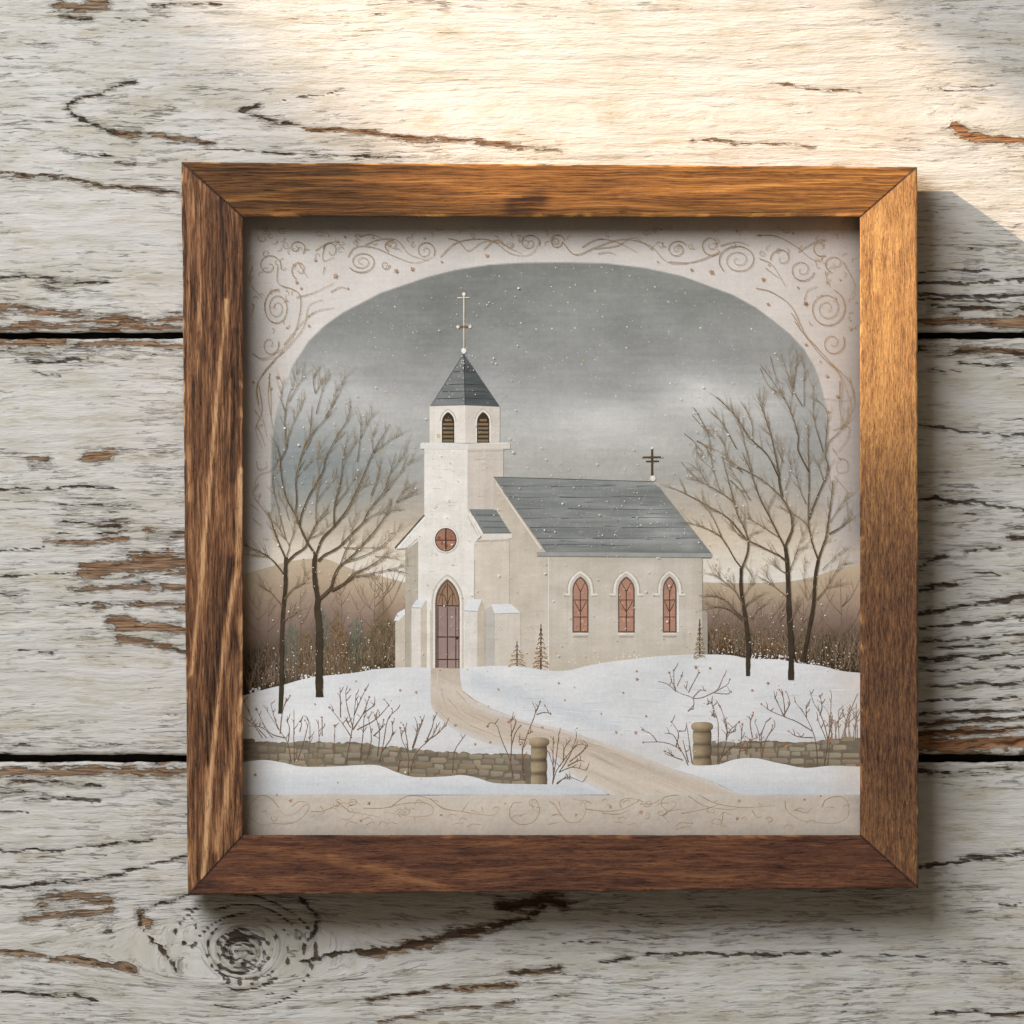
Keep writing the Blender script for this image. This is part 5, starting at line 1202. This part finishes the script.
for i in range(420):
    cx, cy = random.choice(((760, 330), (720, 350), (640, 300), (300, 380), (560, 440), (500, 420), (700, 420), (600, 470), (380, 330), (550, 340)))
    x = random.gauss(cx, 30); y = random.gauss(cy, 24)
    if arch_out(np.array(x), np.array(y)) > 2: (B if open_sky(x, y) else A).disc(x, y, random.uniform(.18, .4), (206, 210, 208), 5)
A.build('snowflakes')['kind'] = 'stuff'; B.build('snowflakes')['kind'] = 'stuff'

# backing board behind the print, inside the frame
box('backing_board', 243.5, 859.5, 217.5, 834.5, H_GAP+.5, H_PRINT-1.2, m_board, pic)

# ================================================================ LIGHT
def aim(o, tgt):
    o.rotation_euler = (Vector(tgt)-o.location).to_track_quat('-Z', 'Y').to_euler()
# big soft window light from the upper left
ld = bpy.data.lights.new('window_light', 'AREA'); ld.shape = 'RECTANGLE'; ld.size = 1.15; ld.size_y = .75
ld.energy = 27.5; ld.color = (.99, .992, 1.0)
lo = bpy.data.objects.new('window_light', ld); col.objects.link(lo); lo.location = (-.72, -1.25, .86); aim(lo, W(400, 500))
# low raking sunbeam through a window; its patch is cut by added lamp masks, shaped to spare the print
sd = bpy.data.lights.new('sunbeam', 'SPOT'); so = bpy.data.objects.new('sunbeam', sd); col.objects.link(so)
tgt = Vector(W(620, 150)); dirv = Vector((-2.2, -1.0, 1.52)).normalized()
so.location = tgt+dirv*3.0; aim(so, tgt)
sd.spot_size = math.radians(22); sd.spot_blend = .1; sd.shadow_soft_size = .012; sd.energy = 760; sd.color = (1.0, .73, .48)
sd.use_nodes = True
t = sd.node_tree; N = t.nodes; em = N['Emission'] if 'Emission' in N else N.new('ShaderNodeEmission')
geo = N.new('ShaderNodeNewGeometry')
def M(op, a, b=0.0):
    nd = N.new('ShaderNodeMath'); nd.operation = op
    for s_, v in zip(nd.inputs, (a, b)):
        if isinstance(v, bpy.types.NodeSocket): t.links.new(v, s_)
        else: s_.default_value = v
    return nd.outputs[0]
def SM(v, a, b, c=0.0, d=1.0):
    nd = N.new('ShaderNodeMapRange'); nd.interpolation_type = 'SMOOTHSTEP'; t.links.new(v, nd.inputs[0])
    for i, q in enumerate((a, b, c, d)): nd.inputs[1+i].default_value = q
    return nd.outputs[0]
sp1 = N.new('ShaderNodeSeparateXYZ'); t.links.new(geo.outputs['Position'], sp1.inputs[0])
sp2 = N.new('ShaderNodeSeparateXYZ'); t.links.new(geo.outputs['Incoming'], sp2.inputs[0])
tt = M('DIVIDE', M('MULTIPLY', sp1.outputs[1], -1.0), sp2.outputs[1])
wx = M('ADD', sp1.outputs[0], M('MULTIPLY', tt, sp2.outputs[0])); wz = M('ADD', sp1.outputs[2], M('MULTIPLY', tt, sp2.outputs[2]))
gx = M('ADD', M('DIVIDE', wx, S), 512.0); gy = M('SUBTRACT', 512.0, M('DIVIDE', wz, S))
m1 = SM(M('SUBTRACT', gx, M('MULTIPLY', gy, 1.1)), 100, 340)
m2 = SM(M('SUBTRACT', gy, M('MULTIPLY', M('SUBTRACT', gx, 860.0), .73)), -50, 30)
m3 = M('MAXIMUM', SM(gy, 314, 330, 1.0, 0.0), SM(gx, 955, 1000))  # made-up cut-out in the beam, keeps it off the print
m4 = SM(gy, 430, 650, 1.0, 0.0)
mk = M('MULTIPLY', M('MULTIPLY', m1, m2), M('MULTIPLY', m3, m4))
t.links.new(mk, em.inputs['Strength'])
out = [n for n in N if n.type == 'OUTPUT_LIGHT'][0]; t.links.new(em.outputs[0], out.inputs[0])

# ================================================================ CAMERA
cd = bpy.data.cameras.new('camera'); co = bpy.data.objects.new('camera', cd); col.objects.link(co)
co.location = (0, -D, 0); co.rotation_euler = (math.radians(90), 0, 0)
cd.sensor_width = 36; cd.lens = 36*D/(1024*S); cd.clip_end = 50; cd.clip_start = .05
scene.camera = co
scene.view_settings.view_transform = 'Standard'; scene.view_settings.look = 'None'
scene.view_settings.exposure = 0; scene.view_settings.gamma = 1
